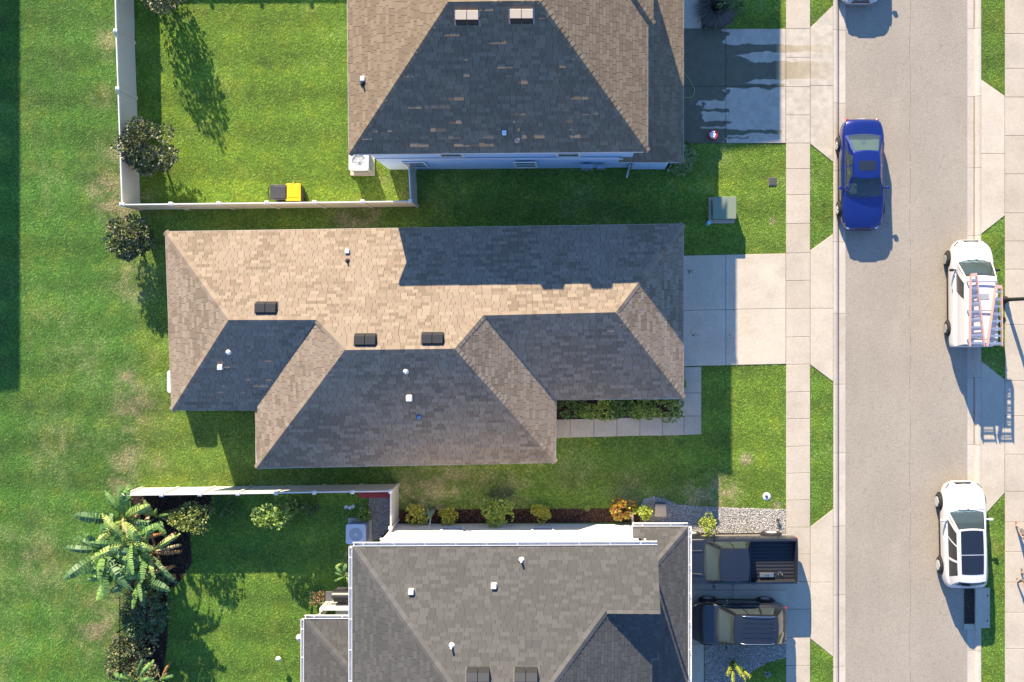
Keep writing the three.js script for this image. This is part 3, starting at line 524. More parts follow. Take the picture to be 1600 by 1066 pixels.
// ---------------------------------------------------------------- planting beds, gravel
const bedMulch = soft([[205, 772], [330, 770], [332, 800], [296, 830], [300, 880], [284, 905], [262, 925], [262, 1000], [250, 1090], [200, 1090]]);
const bedRow = soft([[622, 797], [1008, 794], [1012, 816], [622, 818]]);
const bedMid = soft([[862, 610], [1066, 608], [1067, 650], [862, 656]]);
const gravelL = soft([[577, 768], [620, 768], [620, 816], [606, 840], [574, 846]]);
const gravelR = soft([[1000, 790], [1006, 780], [1022, 776], [1040, 780], [1058, 788], [1085, 791], [1130, 793], [1228, 796], [1228, 833], [1044, 833], [1040, 816], [1000, 816]]);
const gravelB = soft([[1101, 1007], [1229, 1007], [1229, 1027], [1200, 1035], [1178, 1047], [1166, 1060], [1164, 1095], [1101, 1095]]);
const bedTop = soft([[1097, -30], [1150, -30], [1146, 30], [1130, 44], [1097, 44]]);
const padBox = soft(rect(1106, 305, 1152, 350));
soft(rect(1302, -300, 1533, 1400)); soft(rect(1201, 278, 1213, 290));
const mulchTex = dataTex(512, 512, (u, v) => { const a = fbm(u * 40, v * 40, 61, 3, 40), b = fbm(u * 8, v * 8, 62, 3, 8), k = .42 + .5 * (a - .5) + .3 * (b - .5); return [k, k * .82, k * .66]; }); mulchTex.repeat.set(1 / 2.3, 1 / 2.3);
const gravTex = dataTex(512, 512, (u, v) => { const a = fbm(u * 90, v * 90, 63, 2, 90), k = .62 + .6 * (a - .5); return [k, k * .99, k * .97]; }); gravTex.repeat.set(1 / 1.7, 1 / 1.7);
function bed(name, label, poly, mat, y = .012, ch = null, n = 0, size = .03, cols = null, seed = 1) {
  const g = thing(name, label, name.includes('gravel') ? 'gravel' : 'soil', null, 'structure'), gb = new GB(), q = plan(poly); fillPoly(gb, q, y); mesh('bed_soil', gb.geo(), mat, g);
  if (!n) return;
  const R = rng(seed), xs = poly.map((p) => p[0]), ys = poly.map((p) => p[1]), x0 = Math.min(...xs), x1 = Math.max(...xs), y0 = Math.min(...ys), y1 = Math.max(...ys), pts = [];
  for (let i = 0; i < n * 3 && pts.length < n; i++) { const x = lerp(x0, x1, R()), z = lerp(y0, y1, R()); if (inPoly(poly, x, z)) pts.push([X(x), Z(z)]); }
  const im = new THREE.InstancedMesh(ch, M(1, 1, 1, .9), pts.length), m = new THREE.Matrix4(), Q = new THREE.Quaternion(), E = new THREE.Euler(), c = new THREE.Color();
  pts.forEach(([x, z], i) => { const s = size * (.5 + R()); E.set(R() * 6, R() * 6, R() * 6); Q.setFromEuler(E); m.compose(V(x, y + s * .25, z), Q, V(s, s * .7, s)); im.setMatrixAt(i, m); const t = cols[Math.floor(R() * cols.length)], k = .75 + .4 * R(); im.setColorAt(i, c.setRGB(t[0] * k, t[1] * k, t[2] * k)); });
  im.name = name.includes('gravel') ? 'pebbles' : 'bark_chips'; im.userData.kind = 'stuff'; g.add(im);
}
const chip = new THREE.BoxGeometry(1.6, .35, .6), pebble = new THREE.IcosahedronGeometry(.6, 0);
const mulchMat = M(.16, .125, .10, .95, { map: mulchTex }), redMulch = M(.24, .14, .10, .95, { map: mulchTex }), gravMat = M(.62, .58, .53, .95, { map: gravTex });
const brownC = [[.10, .065, .045], [.16, .10, .07], [.07, .05, .038], [.2, .14, .10]], redC = [[.17, .085, .06], [.22, .12, .085], [.12, .065, .05]], whiteC = [[.62, .59, .55], [.72, .70, .66], [.48, .45, .42], [.55, .50, .44], [.30, .28, .26]];
bed('mulch_bed', 'brown mulch bed under the banana plants', bedMulch, mulchMat, .012, chip, 3000, .035, brownC, 51);
bed('mulch_bed', 'reddish mulch strip along the white wall of the lower house', bedRow, redMulch, .012, chip, 2600, .03, redC, 52);
bed('mulch_bed', 'dark mulch bed between the middle house and its path', bedMid, mulchMat, .012, chip, 1600, .03, brownC, 53);
bed('mulch_bed', 'dark mulch bed under the grass clump at the top', bedTop, mulchMat, .012, chip, 900, .03, brownC, 54);
bed('gravel_bed', 'speckled gravel patch beside the lower air conditioner', gravelL, gravMat, .014, pebble, 3000, .026, [[.42, .36, .31], [.55, .48, .42], [.25, .2, .17], [.6, .55, .5]], 55);
bed('gravel_bed', 'white gravel bed above the black pickup truck', gravelR, gravMat, .014, pebble, 11000, .028, whiteC, 56);
bed('gravel_bed', 'white gravel bed below the black SUV', gravelB, gravMat, .014, pebble, 6000, .028, whiteC, 57);

// ---------------------------------------------------------------- grass
{
  const x0 = -70, y0 = -70, w = 1790, h = 1210, mask = new Uint8Array(w * h);
  for (const poly of hard) {
    const ys = poly.map((p) => p[1]), a = Math.max(y0, Math.floor(Math.min(...ys))), b = Math.min(y0 + h - 1, Math.ceil(Math.max(...ys)));
    for (let y = a; y <= b; y++) { const cr = []; for (let i = 0, j = poly.length - 1; i < poly.length; j = i++) { const p = poly[i], q = poly[j]; if ((p[1] > y + .5) !== (q[1] > y + .5)) cr.push((q[0] - p[0]) * (y + .5 - p[1]) / (q[1] - p[1]) + p[0]); } cr.sort((s, t) => s - t); for (let k = 0; k + 1 < cr.length; k += 2) for (let x = Math.max(x0, Math.round(cr[k])); x < Math.min(x0 + w, Math.round(cr[k + 1])); x++) mask[(y - y0) * w + x - x0] = 1; }
  }
  const R = rng(99), gb = new GB();
  for (let i = 0; i < 9; i++) { const a = i * .698 + R() * .5, l = .028 + .03 * R(), ht = .008 + .018 * R(), bx = (R() - .5) * .035, bz = (R() - .5) * .035, c = Math.cos(a), s = Math.sin(a), wd = .0055 + .003 * R(); gb.tri(V(bx - s * wd, 0, bz + c * wd), V(bx + s * wd, 0, bz - c * wd), V(bx + c * l, ht, bz + s * l)); }
  const N = 420000, pts = [];
  for (let i = 0; i < N * 3 && pts.length < N; i++) { const x = x0 + R() * w, y = y0 + R() * h; if (!mask[(Math.floor(y) - y0) * w + Math.floor(x) - x0]) pts.push(x, y); if (pts.length >= N * 2) break; }
  const n = pts.length / 2, im = new THREE.InstancedMesh(gb.geo(), M(1, 1, 1, .75), n), m = new THREE.Matrix4(), Q = new THREE.Quaternion(), up = V(0, 1, 0), c = new THREE.Color();
  for (let i = 0; i < n; i++) { const px = pts[i * 2], py = pts[i * 2 + 1], col = lawn(px, py), k = 1.08 + 1.0 * (R() - .42), yl = R() < .12 ? .05 : 0, s = .8 + .6 * R(); Q.setFromAxisAngle(up, R() * 6.283); m.compose(V(X(px), .001, Z(py)), Q, V(s * 1.15, s, s * 1.15)); im.setMatrixAt(i, m); im.setColorAt(i, c.setRGB((col[0] + yl) * k, (col[1] + yl * .8) * k, (col[2] + yl * .4) * k)); }
  im.name = 'grass'; scene.add(im); tag(im, 'mown green lawn grass around the houses', 'grass', null, 'stuff');
}

// ---------------------------------------------------------------- plants
function clumps(gb, R, c, rx, ry, rz, n, leaf, cols, o = {}) {   // leaves gathered in tufts through a crown
  const nc = o.nc ?? 14, cs = [];
  for (let i = 0; i < nc; i++) { const a = R() * 6.283, e = Math.asin(lerp(o.low ?? -.35, 1, R())), r = .45 + .45 * Math.cbrt(R()); cs.push([Math.cos(a) * Math.cos(e) * r, Math.sin(e) * r, Math.sin(a) * Math.cos(e) * r, .28 + .22 * R()]); }
  for (let i = 0; i < n; i++) {
    const q = cs[Math.floor(R() * nc)], a = R() * 6.283, e = Math.asin(2 * R() - 1), r = q[3] * Math.cbrt(.25 + .75 * R());
    const d = V(Math.cos(a) * Math.cos(e), Math.sin(e), Math.sin(a) * Math.cos(e)), p = V(c.x + rx * (q[0] + d.x * r), c.y + ry * (q[1] + d.y * r), c.z + rz * (q[2] + d.z * r));
    const f = d.clone().add(V((R() - .5) * 1.2, .35 + (R() - .5), (R() - .5) * 1.2)).normalize(), s = new THREE.Vector3().crossVectors(f, V(R() - .5, 1, R() - .5)).normalize(), l = leaf * (.65 + .7 * R()), w = l * (o.wid ?? .42);
    const col = cols[Math.floor(R() * cols.length)], k = .7 + .6 * R(), cc = [col[0] * k, col[1] * k, col[2] * k];
    const tip = p.clone().addScaledVector(f, l), md = p.clone().addScaledVector(f, l * .5), nn = new THREE.Vector3().crossVectors(f, s);
    const A = md.clone().addScaledVector(s, w).addScaledVector(nn, w * .3), B = md.clone().addScaledVector(s, -w).addScaledVector(nn, w * .3);
    gb.tri(p, A, tip, cc).tri(p, tip, B, cc);
  }
}
const leafMat = M(1, 1, 1, .55, { vertexColors: true }), glossyLeaf = M(1, 1, 1, .42, { vertexColors: true }), bark = M(.16, .12, .085, .9), stemGreen = M(.10, .15, .04, .7);
function shrub(name, label, px, py, rx, h, rz, n, leaf, cols, seed, o = {}) {
  const R = rng(seed), t = thing(name, label, o.cat ?? 'shrub', o.group), p = W(px, py), base = o.base ?? 0, gb = new GB();
  t.position.set(p.x, 0, p.z);
  clumps(gb, R, V(0, base + (h - base) * .52, 0), rx, (h - base) * .52, rz, n, leaf, cols, o);
  mesh(o.tree ? 'crown' : 'foliage', gb.geo(), o.gloss ? glossyLeaf : leafMat, t);
  if (o.tree) {
    const tr = tube([V(0, -.05, 0), V(.03, h * .3, .02), V(-.02, h * .75, 0)], .05, 8, 7); const trunk = mesh('trunk', tr, bark, t);
    for (let i = 0; i < 7; i++) { const a = i * .9 + R(), y0 = h * (.2 + .08 * i); mesh('limb', tube([V(0, y0, 0), V(Math.cos(a) * rx * .4, y0 + h * .12, Math.sin(a) * rz * .4), V(Math.cos(a) * rx * .8, y0 + h * .2, Math.sin(a) * rz * .8)], .016, 6, 5), bark, trunk); }
  } else for (let i = 0; i < 5; i++) { const a = i * 1.26 + R(); mesh('stem', tube([V(0, 0, 0), V(Math.cos(a) * rx * .25, h * .3, Math.sin(a) * rz * .25), V(Math.cos(a) * rx * .5, h * .6, Math.sin(a) * rz * .5)], .012, 5, 5), bark, t); }
  return t;
}
const MAG = [[.075, .095, .035], [.05, .07, .025], [.12, .15, .045], [.17, .17, .085], [.09, .11, .04], [.26, .25, .16], [.16, .20, .04]];
shrub('magnolia_tree', 'small dark glossy tree at the corner of the back fence in the upper yard', 250, 234, 1.05, 2.3, 1.05, 4200, .11, MAG, 301, { cat: 'tree', tree: true, gloss: true, base: .1, nc: 26 });
shrub('magnolia_tree', 'small dark glossy tree cut off by the top edge of the upper yard', 268, 4, .82, 2.75, .75, 2200, .12, MAG, 302, { cat: 'tree', tree: true, gloss: true, base: .0, nc: 34, low: -.95 });
shrub('magnolia_tree', 'small dark leafy tree outside the fence corner near the middle house', 216, 374, .85, 1.7, .75, 2600, .11, MAG, 303, { cat: 'tree', tree: true, gloss: true, base: .2, nc: 18 });
const LG = [[.20, .31, .05], [.28, .38, .06], [.13, .22, .04], [.35, .41, .08]], DG = [[.06, .13, .035], [.09, .17, .04], [.13, .22, .05]], YG = [[.36, .42, .05], [.28, .36, .04], [.20, .28, .035], [.42, .44, .08]], CRO = [[.45, .20, .03], [.50, .33, .03], [.34, .30, .03], [.20, .20, .03], [.40, .12, .04]];
shrub('leafy_shrub', 'pale green shrub at the garage corner of the upper house', 1059, 254, .62, 1.1, .62, 900, .11, [[.22, .30, .10], [.32, .39, .15], [.16, .23, .08]], 310, { nc: 11 });
shrub('leafy_shrub', 'small shrub tucked between the wet driveway and the upper garage', 1062, 233, .4, .7, .35, 300, .1, [[.14, .19, .06], [.20, .25, .09]], 311, { nc: 7 });
[[888, 632, .62, .75, .52, DG, 'dark feathery shrub at the house corner, leftmost in the shrub bed'], [918, 643, .42, .6, .3, LG, 'yellow-tipped shrub second from the left in the shrub bed'], [946, 640, .46, .65, .38, LG, 'yellow-green shrub third from the left in the shrub bed'], [969, 634, .42, .7, .48, DG, 'darker shrub in the middle of the shrub bed by the path'], [992, 638, .45, .62, .42, LG, 'yellow-green shrub right of the middle of the shrub bed'], [1017, 639, .42, .6, .4, LG, 'yellow-green shrub second from the right in the shrub bed'], [1045, 633, .55, .85, .6, [[.22, .30, .05], [.14, .22, .04], [.28, .33, .07]], 'brightest shrub at the right end of the shrub bed']]
  .forEach(([x, y, rx, h, rz, c, l], i) => shrub('bed_shrub', l, x, y, rx, h, rz, 700, .085, c, 320 + i, { nc: 10, group: 'shrubs in the bed of the middle house' }));
shrub('bed_shrub', 'small round shrub by the entry path below the middle driveway', 1062, 592, .3, .6, .42, 420, .08, LG, 330, { nc: 8 });
shrub('flowering_shrub', 'shrub with yellow rosettes at the fence end of the mulch strip', 655, 803, .5, .6, .4, 420, .11, [[.60, .54, .05], [.42, .40, .06], [.2, .26, .05], [.66, .58, .1]], 340, { nc: 8, wid: .35 });
shrub('round_shrub', 'clipped golden ball shrub left of the big green shrub on the mulch strip', 703, 803, .37, .62, .36, 900, .06, [[.42, .40, .04], [.28, .30, .04], [.50, .44, .05]], 341, { nc: 16 });
shrub('leafy_shrub', 'largest green shrub on the mulch strip by the white wall', 778, 797, .66, 1.0, .55, 1500, .085, LG, 342, { nc: 16 });
shrub('leafy_shrub', 'thin grey-green shrub behind the largest shrub on the mulch strip', 783, 775, .55, .5, .35, 420, .06, [[.08, .11, .05], [.11, .14, .06]], 343, { nc: 9 });
shrub('round_shrub', 'clipped golden ball shrub right of the big green shrub on the mulch strip', 845, 800, .40, .66, .38, 950, .06, [[.40, .40, .04], [.27, .30, .04], [.48, .44, .05]], 344, { nc: 16 });
shrub('croton_shrub', 'orange and yellow croton shrub near the storage box', 973, 793, .43, .8, .42, 700, .1, CRO, 345, { nc: 10 });
shrub('croton_shrub', 'yellow-green croton shrub next to the storage box', 1002, 797, .33, .65, .32, 460, .1, YG, 346, { nc: 8 });
shrub('leafy_shrub', 'bright lime shrub in the gravel in front of the black pickup', 1103, 816, .30, 1.15, .42, 700, .07, YG, 347, { nc: 12 });
shrub('leafy_shrub', 'small fern plant between the gravel patch and the lower air conditioner', 566, 806, .35, .5, .3, 220, .12, LG, 348, { nc: 6 });
shrub('leafy_shrub', 'thin weedy plant on the mulch strip left of the orange croton', 914, 796, .18, .3, .18, 60, .06, LG, 349, { nc: 4 });
shrub('flowering_shrub', 'yellow-green bushy shrub right of the banana plants below the vinyl fence', 315, 800, .85, 1.75, .65, 1800, .085, [[.24, .28, .05], [.16, .22, .04], [.3, .3, .08], [.09, .14, .03]], 350, { nc: 16 });
shrub('leafy_shrub', 'dark low bush against the vinyl fence beside the yellow-green shrub', 352, 788, .5, .6, .4, 420, .09, DG, 351, { nc: 8 });
shrub('leafy_shrub', 'sprawling bright green shrub under the lower vinyl fence', 440, 792, .85, 1.95, .62, 1100, .12, [[.18, .28, .05], [.24, .34, .06], [.12, .2, .04]], 352, { nc: 15 });
shrub('leafy_shrub', 'dull green shrub right of the sprawling bright shrub under the fence', 478, 790, .55, .8, .35, 380, .1, [[.06, .11, .03], [.09, .14, .04]], 353, { nc: 8 });
shrub('leafy_shrub', 'dark tangled shrub behind the black picket fence', 236, 950, .85, 1.1, 1.1, 1700, .11, [...DG, [.16, .18, .10], [.10, .09, .06]], 354, { nc: 18 });
shrub('leafy_shrub', 'olive bush spilling over the black picket fence at lower left', 218, 1022, 1.0, 1.2, .9, 1900, .11, [[.15, .17, .06], [.22, .23, .09], [.08, .11, .03], [.26, .22, .1]], 355, { nc: 16 });
shrub('leafy_shrub', 'dark shrub with brown twigs beside the mulch under the bananas', 252, 905, .55, .9, .6, 800, .1, [...DG, [.16, .12, .07]], 356, { nc: 10 });
shrub('flowering_shrub', 'reddish potted shrub beside the porch of the lower house', 497, 931, .32, .6, .3, 300, .08, [[.28, .09, .06], [.18, .16, .05], [.12, .16, .05]], 357, { nc: 7 });
{ // fountain grass clump
  const t = thing('fountain_grass', 'dark purplish fountain grass clump beside the top entry path', 'grass clump'), R = rng(360), gb = new GB(), p = W(1116, 18); t.position.copy(p);
  for (let i = 0; i < 2400; i++) { const a = R() * 6.283, l = .5 + .55 * R(), c = [[.11, .09, .08], [.15, .13, .11], [.07, .06, .055], [.19, .165, .13]][Math.floor(R() * 4)], d = V(Math.cos(a), 0, Math.sin(a)), s = V(-d.z, 0, d.x).multiplyScalar(.006), b = d.clone().multiplyScalar(R() * .22), m = b.clone().addScaledVector(d, l * .4).setY(.45 + .4 * R()), e = b.clone().addScaledVector(d, l * (.75 + .3 * R())).setY(m.y - .1 - .3 * R()); gb.quad(b.clone().sub(s), b.clone().add(s), m.clone().add(s), m.clone().sub(s), c).tri(m.clone().sub(s), m.clone().add(s), e, c); }
  mesh('blades', gb.geo(), leafMat, t);
  shrub('palm_shrub', 'small palm shrub with feathery green fronds behind the dark grass clump', 1140, 2, .62, .95, .5, 420, .22, [[.14, .2, .05], [.2, .26, .07]], 361, { nc: 6, wid: .12 });
}
// bananas: long arched leaves, each a part
const bananaGeo = [];
for (let v = 0; v < 5; v++) {
  const R = rng(400 + v), gb = new GB(), n = 18, pts = []; let x = 0, y = 0, a = lerp(1.25, .95, v / 4);
  for (let i = 0; i <= n; i++) { pts.push([x, y, a]); x += Math.cos(a) / n; y += Math.sin(a) / n; a -= (1.35 + .35 * (v % 3)) / n * (i > 3 ? 1.15 : .4); }
  const wd = (s) => .125 * Math.pow(Math.sin(Math.PI * clamp((s - .14) / .87, .001, 1)), .55);
  for (let i = 0; i < n; i++) {
    const s0 = i / n, s1 = (i + 1) / n, g = R() < .55 ? .016 : 0;
    const [x0, y0] = pts[i], [x1, y1] = pts[i + 1];
    gb.quad(V(x0, y0, -.012), V(x0, y0, .012), V(x1, y1, .009), V(x1, y1, -.009));
    if (s0 < .14) continue;
    for (const k of [-1, 1]) { const w0 = wd(s0) * (R() < .25 ? .6 : 1), w1 = wd(s1), dy = .32 + .25 * R(); gb.quad(V(x0, y0 + .002, 0), V(x1 - g, y1 + .002, 0), V(x1 - g + .02, y1 - w1 * dy + .015, k * w1), V(x0 + .02, y0 - w0 * dy + .015, k * w0)); }
  }
  bananaGeo.push(gb.geo());
}
const banMat = [M(.11, .22, .05, .58), M(.15, .28, .055, .58), M(.07, .15, .045, .55), M(.27, .36, .08, .6), M(.40, .33, .16, .7), M(.40, .20, .07, .8)];
function banana(label, px, py, h, n, L, seed, dead = .12, name = 'banana_plant') {
  const R = rng(seed), t = thing(name, label, 'banana plant', 'banana plants'), p = W(px, py); t.position.copy(p);
  const st = new THREE.CylinderGeometry(.05, .11, h, 10, 3); st.translate(0, h / 2, 0); mesh('trunk', st, M(.14, .16, .06, .7), t);
  for (let i = 0; i < n; i++) {
    const dd = R() < dead, m = mesh('leaf', bananaGeo[dd ? 2 : Math.floor(R() * 5)], banMat[dd ? 4 + Math.floor(R() * 2) : Math.floor(R() * 4.6) % 4], t), l = L * (.75 + .45 * R());
    m.scale.set(l * (dd ? .8 : 1), l * (dd ? .55 : .8 + .35 * R()), l * (dd ? .38 : .55 + .38 * R())); m.position.y = h * (.8 + .2 * R()); m.rotation.set(0, i * 2.399 + R() * .6, dd ? -.7 : (R() - .5) * .5);
  }
}
[['tall banana plant nearest the corner of the lower vinyl fence', 220, 800, 1.5, 14, 1.85, 1], ['banana plant with drooping leaves over the open field', 196, 845, 1.7, 14, 1.85, 2], ['banana plant with brown dead leaves in the middle of the clump', 240, 828, 2.2, 16, 1.7, 3, .4], ['broad banana plant on the lawn side of the clump', 262, 848, 1.9, 15, 1.75, 4, .15], ['banana plant at the lower left of the clump', 205, 880, 1.6, 14, 1.7, 5], ['banana plant at the lower right of the clump above the mulch', 248, 880, 1.7, 15, 1.75, 6, .12], ['young banana plant under the vinyl fence', 262, 800, 1.1, 7, 1.25, 7, .3], ['banana plant cut off by the bottom edge at lower left', 232, 1048, 1.2, 10, 1.4, 8, .1], ['small banana plant at the bottom edge beside the lower lawn', 262, 1052, .8, 7, 1.1, 9, .1]]
  .forEach(([l, x, y, h, n, L, s, d]) => banana(l, x, y, h, n, L, 500 + s, d));
banana('small bright green banana plant against the lower house wall', 546, 893, .9, 7, .75, 520, 0);
banana('small low leafy plant by the lower air conditioner', 545, 872, .5, 5, .6, 521, 0);
{ // palm-like fan on the field side of the picket fence
  const t = thing('palm', 'thin young palm leaning over the black picket fence', 'palm'), R = rng(530), p = W(222, 930); t.position.copy(p); const g = new GB();
  for (let i = 0; i < 9; i++) { const a = 2.2 + i * .28, l = 1.0 + .4 * R(); for (let k = 0; k < 22; k++) { const s = k / 22, b = V(Math.cos(a) * l * s, .8 + .5 * Math.sin(s * 2.4), Math.sin(a) * l * s), q = a + (k % 2 ? .8 : -.8), e = V(Math.cos(q) * .25, -.08, Math.sin(q) * .25); g.tri(b, b.clone().add(V(.012, .01, .012)), b.clone().add(e), [.18, .24, .05]); } g.bar(V(0, .8, 0), V(Math.cos(a) * l, .8 + .5 * Math.sin(2.4), Math.sin(a) * l), .015, .015, [.2, .22, .06]); }
  mesh('fronds', g.geo(), leafMat, t); mesh('trunk', cyl(.03, .05, .85, 0, .42, 0, 8), bark, t);
}
{ // columnar spiky plant in the lower gravel
  const t = thing('columnar_plant', 'tall yellow-green columnar spiky plant in the gravel at the bottom edge', 'plant'), R = rng(540), p = W(1146, 1032); t.position.copy(p);
  [[0, 0, 2.1, .0, -.1], [.05, .1, 1.5, .42, .08], [-.05, .05, 1.5, -.45, .05], [.05, .08, 1.35, .22, .32], [-.04, .1, 1.3, -.2, .36], [0, .02, 1.7, .12, .02]].forEach(([x, z, h, lx, lz]) => {
    const pts = [V(x, 0, z), V(x + lx * .5, h * .5, z + lz * .5), V(x + lx, h, z + lz)], st = mesh('stem', tube(pts, .05, 12, 8), M(.26, .30, .05, .6), t), gb = new GB(), cv = new THREE.CatmullRomCurve3(pts);
    for (let i = 0; i < 150; i++) { const c = cv.getPoint(.25 + .75 * R()), a = R() * 6.283, d = V(Math.cos(a), .4 + R() * .4, Math.sin(a)).normalize(), s = V(-d.z, 0, d.x).multiplyScalar(.014), k = .7 + .6 * R(); gb.tri(c.clone().add(s), c.clone().sub(s), c.clone().addScaledVector(d, .10 + .05 * R()), [.40 * k, .42 * k, .06 * k]); }
    mesh('spines', gb.geo(), leafMat, st);
  });
  const a = thing('agave', 'small grey agave rosette in the white gravel by the sidewalk', 'plant'), q = W(1215, 813); a.position.copy(q);
  const gl = new GB(); gl.quad(V(0, 0, -.03), V(.14, .09, -.035), V(.26, .13, 0), V(.14, .09, .035)); const g2 = gl.geo(), am = M(.24, .26, .24, .6);
  for (let i = 0; i < 20; i++) { const m = mesh('leaf', g2, am, a); m.rotation.set(0, i * 2.4, .25 + .05 * i); m.scale.setScalar(.75); m.position.y = .03; }
  const b = thing('agave', 'pale silvery rosette plant in the shaded grass at the bottom edge', 'plant'), q2 = W(1198, 1052); b.position.copy(q2); const bm = M(.5, .52, .5, .6);
  for (let i = 0; i < 26; i++) { const m = mesh('leaf', g2, bm, b); m.rotation.set(0, i * 2.4, .2 + .05 * i); m.scale.setScalar(.9); m.position.y = .03; }
  const c = thing('cactus', 'grey-green paddle cactus beside the yellow rosette shrub', 'cactus'), q3 = W(673, 797); c.position.copy(q3); const cm = M(.14, .20, .15, .6);
  for (const [x, y, z, s, rx, rz] of [[0, .16, 0, .16, .3, 0], [.1, .4, .02, .14, .7, -.5], [-.1, .38, .03, .13, .5, .5], [.02, .5, .1, .12, 1, .1]]) { const g = new THREE.SphereGeometry(1, 12, 8), m = mesh('pad', g, cm, c); m.scale.set(s, s * 1.2, s * .25); m.position.set(x, y, z); m.rotation.set(rx, .4, rz); }
}

// ---------------------------------------------------------------- vehicles
const glassTint = P(.50, .66, .68, .03, { transmission: .93, thickness: 0, ior: 1.5 }), glassBlack = P(.02, .022, .026, .05, { clearcoat: 1 }), tyreMat = M(.02, .02, .021, .85), rimMat = M(.52, .52, .52, .35), blackTrim = M(.02, .02, .022, .55), chrome = M(.7, .7, .7, .2, { metalness: 1 }), tailRed = P(.35, .01, .015, .15, { clearcoat: 1 }), headClear = P(.75, .78, .8, .08, { clearcoat: 1 });
function key(a, u) { for (let i = 0; i < a.length - 1; i++) if (u <= a[i + 1][0]) { const t = (u - a[i][0]) / (a[i + 1][0] - a[i][0] || 1); return lerp(a[i][1], a[i + 1][1], clamp(t)); } return a[a.length - 1][1]; }
function patch(gb, f, s0, s1, t0, t1, ns, nt) { for (let i = 0; i < ns; i++) for (let j = 0; j < nt; j++) { const a = lerp(s0, s1, i / ns), b = lerp(s0, s1, (i + 1) / ns), c = lerp(t0, t1, j / nt), d = lerp(t0, t1, (j + 1) / nt); gb.quad(f(a, c), f(b, c), f(b, d), f(a, d)); } }
function smoothGeo(gb, weld = 1e-4) {        // shared smooth normals
  const g = gb.geo(), p = g.attributes.position, m = new Map(), n = new Float32Array(p.count * 3), fn = g.attributes.normal;
  const k = (i) => `${Math.round(p.getX(i) / weld)},${Math.round(p.getY(i) / weld)},${Math.round(p.getZ(i) / weld)}`;
  for (let i = 0; i < p.count; i++) { const q = k(i), e = m.get(q) ?? []; e.push(i); m.set(q, e); }
  for (const e of m.values()) for (const i of e) { let x = 0, y = 0, z = 0; for (const j of e) { const d = fn.getX(i) * fn.getX(j) + fn.getY(i) * fn.getY(j) + fn.getZ(i) * fn.getZ(j); if (d > .5) { x += fn.getX(j); y += fn.getY(j); z += fn.getZ(j); } } const l = Math.hypot(x, y, z) || 1; n.set([x / l, y / l, z / l], i * 3); }
  g.setAttribute('normal', new THREE.BufferAttribute(n, 3)); return g;
}
const wheelCache = {};
function wheelGeo(r, w) {
  const k = r + '|' + w; if (wheelCache[k]) return wheelCache[k];
  const pr = [[r * .62, -w / 2], [r * .9, -w / 2], [r, -w / 2 + .03], [r, w / 2 - .03], [r * .9, w / 2], [r * .62, w / 2]].map(([a, b]) => new THREE.Vector2(a, b));
  const tyre = new THREE.LatheGeometry(pr, 32); tyre.rotateX(Math.PI / 2);
  const parts = [new THREE.TorusGeometry(r * .62, .018, 8, 28), cyl(r * .62, r * .62, .02, 0, 0, 0, 28).rotateX(Math.PI / 2).translate(0, 0, -.05), cyl(.05, .05, .06, 0, 0, 0, 14).rotateX(Math.PI / 2)];
  for (let i = 0; i < 5; i++) { const b = rbox(.055, r * .6, .03, .01, 0, r * .32, 0); b.rotateZ(i * 1.2566); parts.push(b); }
  return wheelCache[k] = { tyre, rim: merge(parts), back: cyl(r * .6, r * .6, .02, 0, 0, 0, 24).rotateX(Math.PI / 2) };
}
